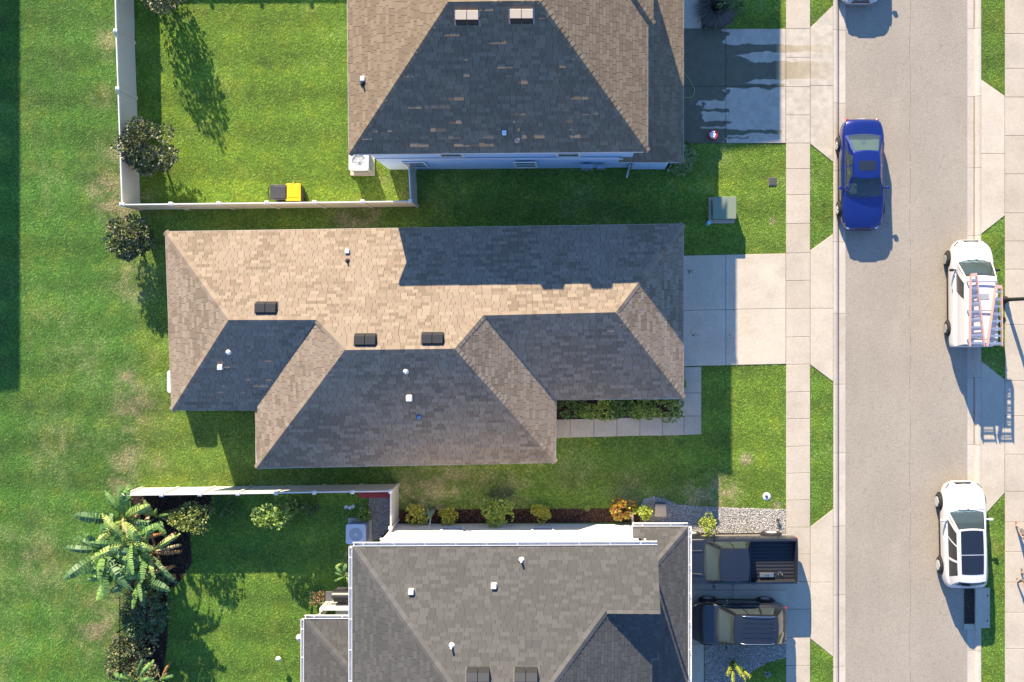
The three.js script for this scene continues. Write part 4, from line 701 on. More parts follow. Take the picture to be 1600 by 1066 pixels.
function car(o) {
  const t = thing(o.name, o.label, o.cat, o.group), L = o.L, hw0 = o.Wd / 2, c = o.cabin, paint = o.paint;
  const U = (x) => x / L + .5, wk = o.wk ?? [[0, .60], [.008, .74], [.025, .86], [.06, .94], [.14, 1], [.78, 1], [.86, .975], [.91, .925], [.95, .84], [.975, .72], [.99, .58], [1, .44]];
  const us = new Set([0, .004, .012, .025, .045, .07, .1, .14, .2, .26, .32, .38, .44, .5, .56, .62, .68, .74, .8, .85, .89, .92, .945, .965, .98, .99, .996, 1, U(c.xR), U(c.xF)]); if (o.bed) { us.add(o.bed[0]); us.add(o.bed[1]); }
  const st = [...us].sort((a, b) => a - b), sec = (u) => {
    const hw = hw0 * key(wk, u), top = key(o.top, u), bot = key(o.bot ?? [[0, .34], [.03, .26], [.1, .21], [.9, .2], [.97, .24], [1, .32]], u), sh = top - (o.edge ?? .055), x = (u - .5) * L;
    const half = [[0, bot], [.82, bot], [.955, bot + .05], [1, lerp(bot, sh, .34)], [1, lerp(bot, sh, .62)], [.985, lerp(bot, sh, .86)], [.955, sh], [.87, top - .018], [.45, top + .006], [0, top + .018]];
    const pts = half.map(([z, y]) => V(x, y, z * hw)); for (let i = half.length - 2; i > 0; i--) pts.push(V(x, half[i][1], -half[i][0] * hw)); return pts;
  };
  const gb = new GB(), S2 = st.map(sec), n = S2[0].length;
  for (let i = 0; i < st.length - 1; i++) for (let j = 0; j < n; j++) {
    const inner = j >= 7 && j <= 10, um = (st[i] + st[i + 1]) / 2;
    if (inner && ((um > U(c.xR) && um < U(c.xF)) || (o.bed && um > o.bed[0] && um < o.bed[1]))) continue;
    const a = S2[i][j], b = S2[i][(j + 1) % n], d = S2[i + 1][j], e = S2[i + 1][(j + 1) % n]; gb.quad(a, d, e, b);
  }
  for (const [s, f] of [[S2[0], 1], [S2[S2.length - 1], -1]]) { const m = V(s[0].x, (s[0].y + s[9].y) / 2, 0); for (let j = 0; j < n; j++) f > 0 ? gb.tri(m, s[j], s[(j + 1) % n]) : gb.tri(m, s[(j + 1) % n], s[j]); }
  const body = mesh('body', smoothGeo(gb), paint, t);
  // cabin surfaces
  const bw = (x) => hw0 * key(wk, U(x)) * .875, by = (x) => key(o.top, U(x)) - .022, cr = c.crown ?? .035, bF = c.bowF ?? .14, bR = c.bowR ?? .10;
  const ry = (x) => c.hr - (c.drop ?? .03) * Math.pow(clamp((x - (c.xr + c.xf) / 2) / ((c.xf - c.xr) / 2), -1, 1), 2);
  const rw = (x) => lerp(c.wr, c.wf, clamp((x - c.xr) / (c.xf - c.xr))) + .02 * (1 - Math.pow(clamp((x - (c.xr + c.xf) / 2) / ((c.xf - c.xr) / 2), -1, 1), 2));
  const shield = (s, v) => V(lerp(c.xF + bF * (1 - s * s), c.xf + .06 * (1 - s * s), v), lerp(by(c.xF), ry(c.xf), v) + cr * (1 - s * s) * (.45 + .55 * v) + .03 * Math.sin(Math.PI * v), s * lerp(bw(c.xF), rw(c.xf), v));
  const rear = (s, v) => V(lerp(c.xR - bR * (1 - s * s), c.xr - .05 * (1 - s * s), v), lerp(by(c.xR), ry(c.xr), v) + cr * (1 - s * s) * (.45 + .55 * v) + .02 * Math.sin(Math.PI * v), s * lerp(bw(c.xR), rw(c.xr), v));
  const side = (k) => (s, v) => { const xb = lerp(c.xR, c.xF, s), xt = lerp(c.xr, c.xf, s), x = lerp(xb, xt, v); return V(x, lerp(by(xb), ry(xt), v), k * (lerp(bw(xb), rw(xt), v) + .03 * Math.sin(Math.PI * v))); };
  const roofF = (s, v) => { const x = lerp(c.xr - .05 * (1 - s * s), c.xf + .06 * (1 - s * s), v), xx = lerp(c.xr, c.xf, v); return V(x, ry(xx) + cr * (1 - s * s), s * rw(xx)); };
  const up = (f, d) => (s, v) => { const p = f(s, v), a = f(s + .002, v).sub(p), b = f(s, v + .002).sub(p), q = new THREE.Vector3().crossVectors(a, b).normalize(); if (q.dot(p.clone().sub(V((c.xr + c.xf) / 2, c.hr * .6, 0))) < 0) q.negate(); return p.addScaledVector(q, d); };
  const fr = new GB(), pane = (f, s0, s1, t0, t1, mat, name = 'window') => { const g = new GB(); patch(g, f, s0, s1, t0, t1, 10, 6); return mesh(name, smoothGeo(g), mat, t); };
  patch(fr, roofF, -1, 1, 0, 1, 14, 16); const roofMesh = new GB(); patch(roofMesh, roofF, -1, 1, 0, 1, 14, 16); mesh('roof', smoothGeo(roofMesh), paint, t);
  const frame = new GB(), holes = (f, hs, t0, t1, S0, S1) => { let s = S0; for (const [a, b] of hs) { patch(frame, f, s, a, 0, 1, 2, 6); patch(frame, f, a, b, 0, t0, 6, 1); patch(frame, f, a, b, t1, 1, 6, 1); s = b; } patch(frame, f, s, S1, 0, 1, 2, 6); };
  const gm = o.glass ?? glassTint;
  holes(shield, [[-.92, .92]], .03, .95, -1, 1); pane(shield, -.92, .92, .03, .95, gm, 'windshield');
  if (c.rearGlass !== 0) { const [a, b] = c.rearGlass ?? [.06, .93]; holes(rear, [[-.88, .88]], a, b, -1, 1); pane(rear, -.88, .88, a, b, o.rearMat ?? gm, 'rear_window'); } else holes(rear, [], 0, 0, -1, 1);
  for (const k of [-1, 1]) { const hs = c.side ?? [[.1, .48], [.52, .92]]; holes(side(k), hs, .06, .90, 0, 1); for (const [a, b] of hs) pane(side(k), a, b, .06, .90, o.sideMat ?? gm, 'side_window'); const tr = new GB(); patch(tr, up(side(k), .006), hs[0][0], hs[hs.length - 1][1], .005, .05, 10, 1); mesh('window_trim', tr.geo(), o.trim ?? chrome, t); }
  mesh('cabin_frame', smoothGeo(frame), paint, t);
  for (const [s0, s1, t0, t1, m, nm] of c.roofPanels ?? []) { const g = new GB(); patch(g, up(roofF, .006), s0, s1, t0, t1, 10, 8); mesh(nm, smoothGeo(g), m, t); }
  // inside
  const inn = o.interior ?? M(.05, .048, .045, .9), tub = new GB(), x0 = c.xR + .02, x1 = c.xF - .02, wI = hw0 * .85, yb = Math.min(by(c.xR), by(c.xF)) - .04;
  tub.quad(V(x0, .42, -wI), V(x0, .42, wI), V(x1, .42, wI), V(x1, .42, -wI)).quad(V(x0, .42, wI), V(x0, yb, wI), V(x1, yb, wI), V(x1, .42, wI)).quad(V(x0, .42, -wI), V(x1, .42, -wI), V(x1, yb, -wI), V(x0, yb, -wI)).quad(V(x0, .42, -wI), V(x0, yb, -wI), V(x0, yb, wI), V(x0, .42, wI)).quad(V(x1, .42, -wI), V(x1, .42, wI), V(x1, yb, wI), V(x1, yb, -wI));
  const it = mesh('interior', tub.geo(), inn, t);
  const dash = rbox(.5, .28, wI * 1.9, .08, c.xF - .26, yb - .06, 0); mesh('dashboard', dash, M(.07, .075, .075, .8), t);
  const wheelS = new THREE.TorusGeometry(.18, .02, 8, 24); wheelS.rotateY(Math.PI / 2); wheelS.rotateZ(.5); wheelS.translate(c.xF - .62, yb + .02, -.36); mesh('steering_wheel', wheelS, blackTrim, t);
  const sm = o.seat ?? M(.06, .058, .055, .9), seat = (x, z, w) => { const b = rbox(.5, .16, w, .06, x, .52, z), k = rbox(.15, .62, w * .95, .06, 0, .3, 0); k.rotateZ(.28); k.translate(x - .26, .55, z); const h = rbox(.1, .18, Math.min(w * .5, .28), .04, x - .46, 1.2, z); mesh('seat', merge([b, k, h]), sm, t); };
  const sx = o.seatX ?? (c.xF - 1.15); seat(sx, -.38, .52); seat(sx, .38, .52); if (o.rearSeat !== false) { const rx = Math.max(sx - (o.rearGap ?? .78), c.xr + .42); seat(rx, -.36, .6); seat(rx, .36, .6); }
  if (o.shelf) { mesh('parcel_shelf', rbox(.62, .05, wI * 1.75, .02, c.xR + .33, yb + .03, 0), o.shelf, t); mesh('shelf_speaker', cyl(.1, .1, .02, c.xR + .26, yb + .055, 0, 18), M(.25, .24, .2, .8), t); }
  // wheels with dark arches
  const wg = wheelGeo(o.wr, .22);
  for (const x of [o.axF, o.axR]) for (const k of [-1, 1]) {
    const z = k * (hw0 - .085), arch = cyl(o.wr + .06, o.wr + .06, .19, 0, 0, 0, 28); arch.rotateX(Math.PI / 2); arch.translate(x, o.wr + .02, k * (hw0 - .088)); mesh('wheel_arch', arch, blackTrim, t);
    const w = new THREE.Group(); w.name = 'wheel'; t.add(w); w.position.set(x, o.wr, z + k * .05); mesh('tyre', wg.tyre, tyreMat, w); const rm = mesh('rim', wg.rim, o.rim ?? rimMat, w); rm.position.z = k * .09; const bk = mesh('brake_disc', wg.back, blackTrim, w); bk.position.z = k * .02;
  }
  // lamps, mirrors, handles, plates
  const lampF = (f, u, y, zf, sx_, sy, sz, rot) => { for (const k of [-1, 1]) { const g = rbox(sx_, sy, sz, Math.min(sx_, sy, sz) * .45), hw = hw0 * key(wk, u), m = mesh(f ? 'headlight' : 'taillight', g, f ? headClear : tailRed, t); m.position.set((u - .5) * L, y, k * hw * zf); m.rotation.y = k * rot; } };
  for (const k of [-1, 1]) { const u = o.lampU ?? .952, hw = hw0 * key(wk, u), g = rbox(.30, .09, .15, .04), m = mesh('headlight_lens', g, o.lens ?? M(.10, .11, .12, .15), t); m.position.set((u - .5) * L, key(o.top, u) - .10, k * hw * .86); m.rotation.set(0, k * .75, 0); m.rotation.z = -.35; }
  lampF(true, ...(o.head ?? [.963, .60, .86, .24, .07, .12, .75])); lampF(false, ...(o.tail ?? [.022, .80, .86, .13, .12, .22, -.7]));
  const grille = rbox(.05, .2, o.Wd * .42, .02, L / 2 - .05, .55, 0); mesh('grille', merge([grille, rbox(.12, .05, o.Wd * .36, .02, L / 2 - .10, key(o.top, .982) + .005, 0)]), blackTrim, t);
  const plate = rbox(.02, .11, .3, .005, -L / 2 - .002, .62, 0); mesh('licence_plate', plate, M(.7, .7, .7, .4), t);
  const mx = c.xF - .32, my = by(c.xF) + .06; for (const k of [-1, 1]) { const g = merge([rbox(.12, .13, .2, .05, mx, my, k * (hw0 + .10)), rbox(.06, .04, .14, .015, mx + .01, my - .03, k * (hw0 - .03))]); mesh('wing_mirror', g, o.mirror ?? paint, t); }
  for (const k of [-1, 1]) for (const x of o.handles ?? [c.xF - 1.15, c.xF - 2.05]) mesh('door_handle', rbox(.2, .03, .03, .012, x, by(x) - .16, k * (hw0 * .99)), o.handle ?? paint, t);
  const wp = new GB(); for (const z of [.1, .55]) { const a = up(shield, .014)(z - .5, .02), b = up(shield, .014)(z + .05, .10); wp.bar(a, b, .018, .014); } mesh('wipers', wp.geo(), blackTrim, t);
  const seam = new GB(); for (const x of o.seams ?? [c.xF + .1]) { if (U(x) > .98) continue; const q = sec(U(x)); for (let j = 7; j < 11; j++) seam.bar(q[j].clone().add(V(0, .003, 0)), q[j + 1].clone().add(V(0, .003, 0)), .008, .004); } mesh('panel_gap', seam.geo(), blackTrim, t);
  const sill = new GB(); for (const k of [-1, 1]) sill.box(o.axR + o.wr, .2, k * (hw0 - .03) - .02, o.axF - o.wr, .3, k * (hw0 - .03) + .02); mesh('sill', sill.geo(), blackTrim, t);
  const p = W(o.px, o.py); t.position.set(p.x, (o.y ?? ROADY + .004), p.z); t.rotation.y = o.rot; t.rotation.order = 'YXZ';
  return t;
}
const deepBlue = P(.008, .022, .18, .28, { clearcoat: 1, clearcoatRoughness: .03, metalness: .35 }), whitePaint = P(.66, .65, .63, .35, { clearcoat: 1, clearcoatRoughness: .04 }), blackPaint = P(.012, .013, .017, .3, { clearcoat: 1, clearcoatRoughness: .03 }), silverPaint = P(.42, .44, .47, .3, { clearcoat: 1, metalness: .4 });
const sedanWk = [[0, .50], [.006, .62], [.02, .76], [.045, .87], [.09, .95], [.16, 1], [.78, 1], [.88, .97], [.93, .91], [.965, .82], [.985, .70], [.995, .58], [1, .46]];
const sedanTop = [[0, .62], [.01, .84], [.03, .96], [.10, 1.0], [.2, 1.02], [.35, .98], [.6, .94], [.69, .95], [.74, .93], [.86, .85], [.94, .74], [.985, .62], [1, .52]];
const sedanCab = { xF: .92, xf: .18, xr: -.82, xR: -1.62, wf: .56, wr: .54, hr: 1.46, side: [[.2, .50], [.545, .9]], rearGlass: [.05, .93], roofPanels: [[-.62, .62, .36, .74, glassBlack, 'sunroof']] };
const beige = M(.36, .34, .25, .9);
car({ name: 'sedan', label: 'blue sedan with sunroof parked on the left side of the street', cat: 'car', px: 1341, py: 276, rot: -Math.PI / 2 + .01, L: 4.78, Wd: 1.82, paint: deepBlue, wk: sedanWk, top: sedanTop, cabin: sedanCab, wr: .33, axF: 1.42, axR: -1.36, interior: M(.10, .095, .075, .9), seat: beige, shelf: beige, trim: chrome });
car({ name: 'sedan', label: 'silver sedan cut off by the top edge of the street', cat: 'car', px: 1340, py: -75, rot: -Math.PI / 2, L: 4.78, Wd: 1.84, paint: silverPaint, wk: sedanWk, top: sedanTop, cabin: { ...sedanCab, roofPanels: [] }, wr: .33, axF: 1.42, axR: -1.36 });
const suvTop = [[0, .70], [.008, .9], [.02, 1.0], [.05, 1.06], [.3, 1.05], [.6, 1.0], [.70, 1.02], [.76, 1.0], [.88, .92], [.95, .80], [.985, .66], [1, .55]];
const blackRoof = P(.012, .013, .016, .22, { clearcoat: 1 });
car({ name: 'compact_suv', label: 'white SUV with black glass roof parked at lower right', cat: 'car', px: 1498, py: 831, rot: Math.PI / 2 + .018, L: 4.54, Wd: 1.84, paint: whitePaint, top: suvTop, cabin: { xF: 1.02, xf: .34, xr: -1.78, xR: -2.06, wf: .585, wr: .56, hr: 1.60, side: [[.12, .36], [.40, .66], [.69, .92]], rearGlass: [.3, .9], roofPanels: [[-.80, .80, .15, .52, blackRoof, 'roof_glass'], [-.80, .80, .535, .985, blackRoof, 'roof_glass']] }, sideMat: glassBlack, rearMat: glassBlack, wr: .35, axF: 1.38, axR: -1.36, mirror: whitePaint });
const darkSuv = car({ name: 'compact_suv', label: 'black SUV with roof rails on the lower driveway', cat: 'car', px: 1149, py: 966, y: .034, rot: Math.PI - .012, L: 4.12, Wd: 1.80, paint: blackPaint, top: suvTop, cabin: { xF: .86, xf: .26, xr: -1.5, xR: -1.83, wf: .60, wr: .59, hr: 1.66, crown: .03, side: [[.12, .36], [.40, .66], [.69, .93]], rearGlass: [.3, .9] }, rearMat: glassBlack, wr: .35, axF: 1.25, axR: -1.22, interior: M(.04, .04, .038, .9) });
for (const k of [-1, 1]) { const g = tube([V(.02, 1.64, k * .575), V(-.1, 1.70, k * .58), V(-1.25, 1.70, k * .565), V(-1.38, 1.64, k * .56)], .016, 30, 8); mesh('roof_rail', g, chrome, darkSuv); }
{ const g = new GB(); for (const z of [-.3, -.1, .1, .3]) g.box(-1.3, 1.683, z - .012, -.05, 1.70, z + .012); mesh('roof_ribs', g.geo(), blackPaint, darkSuv); const f = new THREE.ConeGeometry(.05, .09, 8); f.scale(1.8, 1, .4); f.translate(-1.36, 1.69, 0); mesh('antenna', f, chrome, darkSuv); }
// pickup
{
  const top = [[0, 1.0], [.004, 1.26], [.012, 1.30], [.40, 1.32], [.43, 1.30], [.68, 1.28], [.71, 1.26], [.76, 1.22], [.93, 1.12], [.975, .98], [.99, .8], [1, .7]];
  const wkp = [[0, .95], [.006, .975], [.02, 1], [.9, 1], [.95, .96], [.98, .90], [1, .8]], L = 5.45;
  const t = car({ name: 'pickup_truck', label: 'black pickup truck with open bed on the lower driveway', cat: 'pickup', px: 1140, py: 867, y: .034, rot: Math.PI + .008, L, Wd: 1.98, paint: blackPaint, top, wk: wkp, edge: .04, cabin: { xF: 1.18, xf: .62, xr: -.50, xR: -.66, wf: .66, wr: .66, hr: 1.86, crown: .03, bowR: .02, side: [[.10, .47], [.53, .88]], rearGlass: [.25, .9] }, bed: [.022, .375], wr: .40, axF: 1.72, axR: -1.72, head: [.962, .86, .84, .2, .14, .16, .6], tail: [.012, 1.0, .93, .12, .36, .16, 0], bot: [[0, .55], [.1, .45], [.9, .42], [1, .5]], sideMat: glassTint, interior: M(.05, .05, .048, .9) });
  const x0 = (.022 - .5) * L, x1 = (.375 - .5) * L, w = .99 * .868, b = new GB(), yb = .82, yt = 1.295;
  b.quad(V(x0, yb, -w), V(x0, yb, w), V(x1, yb, w), V(x1, yb, -w)).quad(V(x0, yb, w), V(x0, yt, w), V(x1, yt, w), V(x1, yb, w)).quad(V(x0, yb, -w), V(x1, yb, -w), V(x1, yt, -w), V(x0, yt, -w)).quad(V(x0, yb, -w), V(x0, yt, -w), V(x0, yt, w), V(x0, yb, w)).quad(V(x1, yb, -w), V(x1, yb, w), V(x1, yt, w), V(x1, yt, -w));
  const bl = mesh('bed_liner', b.geo(), M(.018, .019, .024, .6), t);
  for (let i = 0; i < 11; i++) { const z = -w + .1 + i * (2 * w - .2) / 10; mesh('bed_rib', rbox(x1 - x0 - .04, .02, .07, .008, (x0 + x1) / 2, yb + .01, z), M(.022, .023, .03, .5), bl); }
  const hl = new GB(); for (const k of [-1, 1]) hl.bar(V(1.35, 1.29, k * .5), V(2.35, 1.165, k * .45), .03, .02); mesh('hood_crease', hl.geo(), M(.10, .10, .11, .35), t);
  const tb = thing('toolbox', 'metal tool case lying in the bed of the black pickup', 'tool case'); const g1 = mesh('case', rbox(.62, .16, .2, .04), M(.10, .095, .09, .35, { metalness: .6 }), tb); g1.position.set(0, .08, 0); mesh('lid', rbox(.6, .03, .18, .01, 0, .17, 0), M(.35, .34, .32, .3, { metalness: .8 }), tb); mesh('handle', tube([V(-.1, .18, 0), V(0, .23, 0), V(.1, .18, 0)], .012, 10), blackTrim, tb);
  const q = W(1140, 867); tb.position.set(q.x + 1.42, yb + .034 + .02, q.z + .62);
  const hs = thing('tool_bundle', 'small heap of chrome tools beside the tool case in the pickup bed', 'tools'), R = rng(610); for (let i = 0; i < 9; i++) { const a = V((R() - .5) * .3, .03 + .05 * R(), (R() - .5) * .16), b2 = a.clone().add(V((R() - .5) * .25, .02, (R() - .5) * .14)); mesh('tool', tube([a, a.clone().lerp(b2, .5), b2], .012, 4, 6), i % 3 ? chrome : M(.4, .3, .25, .5), hs); } hs.position.set(q.x + 2.02, yb + .034 + .02, q.z + .6);
}
// van with rack and two stepladders
{
  const top = [[0, .9], [.004, 1.0], [.012, 1.05], [.4, 1.08], [.66, 1.06], [.74, 1.08], [.80, 1.06], [.9, .95], [.955, .82], [.985, .68], [1, .56]], wkv = [[0, .93], [.006, .965], [.02, .99], [.1, 1], [.78, 1], [.86, .97], [.91, .915], [.95, .82], [.975, .70], [.99, .56], [1, .42]];
  const t = car({ name: 'cargo_van', label: 'white cargo van with ladders on its roof parked on the right', cat: 'van', px: 1509, py: 459, rot: Math.PI / 2 + .005, L: 4.6, Wd: 1.76, paint: whitePaint, top, wk: wkv, cabin: { xF: 1.30, xf: .62, xr: -2.15, xR: -2.24, wf: .66, wr: .68, hr: 1.80, crown: .03, bowR: .02, side: [[.66, .90]], rearGlass: [.35, .85] }, sideMat: glassBlack, rearMat: glassBlack, wr: .32, axF: 1.48, axR: -1.50, mirror: blackTrim, handle: blackTrim, rim: M(.45, .44, .43, .4, { metalness: .5 }), handles: [.1], rearSeat: false });
  const px = W(1509, 459);
  for (const x of [.45, -.75, -1.95]) { const g = new GB(); g.bar(V(x, 1.90, -.62), V(x, 1.90, .62), .05, .03); for (const k of [-1, 1]) g.box(x - .03, 1.78, k * .6 - .02, x + .03, 1.90, k * .6 + .02); mesh('roof_bar', g.geo(), M(.5, .5, .5, .4, { metalness: .6 }), t); }
  const vg = new GB(); vg.box(-.28, 1.832, -.22, -.05, 1.84, .3); mesh('roof_hatch', vg.geo(), M(.35, .37, .4, .4), t);
  const pink = M(.66, .38, .32, .5), alu = M(.55, .55, .55, .35, { metalness: .7 }), tray = M(.22, .30, .42, .5);
  const ladder = (label, a, b, c, d, h, rungs) => {   // rails a-b and c-d in survey units at height h
    const l = thing('stepladder', label, 'ladder', 'stepladders on the van'), A = W(...a, h), B = W(...b, h), C = W(...c, h), D = W(...d, h), lift = .11;
    for (const [p, q] of [[A, B], [C, D]]) { for (const y of [0, lift]) { const g = new GB(); g.bar(p.clone().setY(h + y), q.clone().setY(h + y * .8), .032, .075); mesh('rail', g.geo(), pink, l); } }
    for (let i = 0; i < rungs; i++) { const s = (i + .6) / rungs, g = new GB(), p = A.clone().lerp(B, s), q = C.clone().lerp(D, s); g.bar(p.setY(h + lift), q.setY(h + lift), .085, .025); mesh('step', g.geo(), alu, l); if (i % 2) { const r = new GB(), p2 = A.clone().lerp(B, s + .03), q2 = C.clone().lerp(D, s + .03); r.bar(p2.setY(h), q2.setY(h), .03, .02); mesh('brace', r.geo(), alu, l); } }
    const tp = new GB(), e = A.clone().sub(B).normalize(); tp.bar(A.clone().setY(h + lift * .5).addScaledVector(e, .02), C.clone().setY(h + lift * .5).addScaledVector(e, .02), .14, .15); mesh('top_cap', tp.geo(), pink, l);
    return l;
  };
  ladder('long pink-railed stepladder lying over the middle of the van roof', [1516, 431], [1515, 541], [1525, 430], [1537, 541], 1.96, 9);
  ladder('shorter pink-railed stepladder along the kerb side of the van roof', [1555, 449], [1542, 541], [1564, 449], [1565, 541], 1.96, 8);
}

// ---------------------------------------------------------------- yard and street objects
function acUnit(label, px, py, s = .82, h = .85, tone = [.50, .52, .56]) {
  const a = thing('air_conditioner', label, 'air conditioner', 'outdoor air conditioners'), p = W(px, py); a.position.copy(p);
  mesh('pad', rbox(s + .25, .1, s + .25, .015, 0, .05, 0), concrete[3], a);
  mesh('casing', rbox(s, h - .12, s, .06, 0, .1 + (h - .12) / 2, 0), M(tone[0] * .8, tone[1] * .8, tone[2] * .8, .5), a);
  const lv = new GB(); for (let i = 0; i < 10; i++) { const y = .2 + i * .055; lv.box(-s / 2 - .008, y, -s / 2 + .08, -s / 2, y + .03, s / 2 - .08).box(s / 2, y, -s / 2 + .08, s / 2 + .008, y + .03, s / 2 - .08).box(-s / 2 + .08, y, -s / 2 - .008, s / 2 - .08, y + .03, -s / 2).box(-s / 2 + .08, y, s / 2, s / 2 - .08, y + .03, s / 2 + .008); } mesh('louvres', lv.geo(), M(.3, .31, .33, .5), a);
  const sh = new THREE.Shape(), r = .1, q = s / 2 + .015; sh.moveTo(-q + r, -q); sh.lineTo(q - r, -q); sh.absarc(q - r, -q + r, r, -Math.PI / 2, 0); sh.lineTo(q, q - r); sh.absarc(q - r, q - r, r, 0, Math.PI / 2); sh.lineTo(-q + r, q); sh.absarc(-q + r, q - r, r, Math.PI / 2, Math.PI); sh.lineTo(-q, -q + r); sh.absarc(-q + r, -q + r, r, Math.PI, Math.PI * 1.5);
  const ho = new THREE.Path(); ho.absarc(0, 0, s * .36, 0, Math.PI * 2, true); sh.holes.push(ho);
  const tg = new THREE.ExtrudeGeometry(sh, { depth: .05, bevelEnabled: true, bevelSize: .012, bevelThickness: .012, bevelSegments: 2, curveSegments: 20 }); tg.rotateX(-Math.PI / 2); tg.translate(0, h - .03, 0); const top = mesh('top', tg, M(...tone, .5), a);
  mesh('well', cyl(s * .37, s * .37, .02, 0, h - .14, 0, 28), M(.025, .026, .03, .8), top);
  for (let i = 0; i < 5; i++) { const b = new GB(), t0 = i * 1.2566; b.quad(V(Math.cos(t0) * .08, h - .09, Math.sin(t0) * .08), V(Math.cos(t0 + .2) * s * .34, h - .07, Math.sin(t0 + .2) * s * .34), V(Math.cos(t0 + .75) * s * .34, h - .11, Math.sin(t0 + .75) * s * .34), V(Math.cos(t0 + .9) * .08, h - .1, Math.sin(t0 + .9) * .08)); mesh('fan_blade', b.geo(), M(.16, .17, .20, .4, { metalness: .5 }), top); }
  const gr = []; for (const k of [.12, .2, .28, .36]) { const g = new THREE.TorusGeometry(s * k, .004, 5, 36); g.rotateX(Math.PI / 2); g.translate(0, h + .02, 0); gr.push(g); } for (let i = 0; i < 8; i++) { const g = new THREE.CylinderGeometry(.004, .004, s * .36, 5); g.rotateZ(Math.PI / 2); g.translate(s * .18, h + .02, 0); g.rotateY(i * .785); gr.push(g); } gr.push(cyl(.06, .06, .03, 0, h + .02, 0, 16)); mesh('guard', merge(gr), M(.55, .57, .6, .5), top);
}
acUnit('pale air conditioner unit at the corner of the upper house', 567, 256, .80, .85, [.66, .64, .60]);
acUnit('air conditioner with round fan beside the lower house', 563, 828, .80, .9, [.50, .55, .64]);
acUnit('pale air conditioner half under the left eave of the middle house', 295, 594, .9, 1.15, [.60, .64, .62]);
function bin(label, px, py, col, lid, rot) {
  const b = thing('wheeled_bin', label, 'bin', 'wheeled bins at the fence'), p = W(px, py); b.position.copy(p); b.rotation.y = rot; const gb = new GB(), w0 = .25, w1 = .3, d0 = .27, d1 = .34, h = .95;
  const q = (y, w, d) => [V(-w, y, -d), V(w, y, -d), V(w, y, d), V(-w, y, d)], A = q(.06, w0, d0), B = q(h, w1, d1); for (let i = 0; i < 4; i++) gb.quad(A[i], B[i], B[(i + 1) % 4], A[(i + 1) % 4]); gb.quad(A[0], A[1], A[2], A[3]);
  mesh('body', gb.geo(), M(...col, .6), b); mesh('lid', merge([rbox(.64, .06, .74, .025, 0, h + .03, 0), rbox(.5, .03, .5, .014, 0, h + .065, .04), rbox(.1, .05, .05, .02, 0, h + .05, .38)]), M(...lid, .5), b);
  const hb = mesh('handle', tube([V(-.24, h, -.36), V(-.24, h + .02, -.42), V(.24, h + .02, -.42), V(.24, h, -.36)], .018, 20), blackTrim, b); for (const k of [-1, 1]) { const g = cyl(.12, .12, .05, 0, 0, 0, 20); g.rotateZ(Math.PI / 2); g.translate(k * .27, .12, -.27); mesh('wheel', g, blackTrim, b); }
}
bin('dark grey wheeled bin beside the yellow-lidded one', 446, 305, [.05, .05, .055], [.055, .055, .06], Math.PI / 2);
bin('wheeled bin with bright yellow lid inside the upper fence', 468, 305, [.05, .05, .055], [.80, .50, .005], Math.PI);
{ // transformer box
  const b = thing('utility_box', 'green metal transformer box on a pad beside the upper driveway lawn', 'utility box'), p = W(1127, 329); b.position.copy(p);
  const gm = M(.18, .23, .17, .45, { metalness: .2 }); mesh('pad', rbox(1.12, .1, 1.12, .02, 0, .05, 0), concrete[3], b);
  mesh('cabinet', rbox(.95, .68, .88, .03, .02, .44, -.02), gm, b); const lid = mesh('lid', rbox(1.0, .05, .95, .02, .03, .80, -.03), M(.22, .26, .18, .4), b);
  mesh('hinge', rbox(.03, .04, .8, .01, -.44, .78, -.03), M(.08, .1, .09, .5), lid); mesh('latch', rbox(.05, .12, .08, .01, -.47, .5, .3), chrome, b);
  const u = thing('pedestal', 'short cyan utility pedestal post beside the transformer box', 'utility post'), q = W(1105, 350); u.position.copy(q); mesh('post', cyl(.09, .10, .62, 0, .31, 0, 18), M(.20, .42, .46, .5), u); const d = new THREE.SphereGeometry(.092, 18, 10, 0, 6.3, 0, 1.57); d.scale(1, .6, 1); d.translate(0, .62, 0); mesh('cap', d, M(.30, .55, .60, .45), u);
  const c = thing('meter_cover', 'dark square meter cover set in the sunny front lawn', 'cover'), r = W(1207, 284); c.position.copy(r); mesh('frame', rbox(.34, .04, .36, .01, 0, .025, 0), M(.12, .115, .11, .8), c); mesh('plate', rbox(.28, .02, .3, .006, 0, .045, 0), M(.07, .068, .065, .7), c);
}
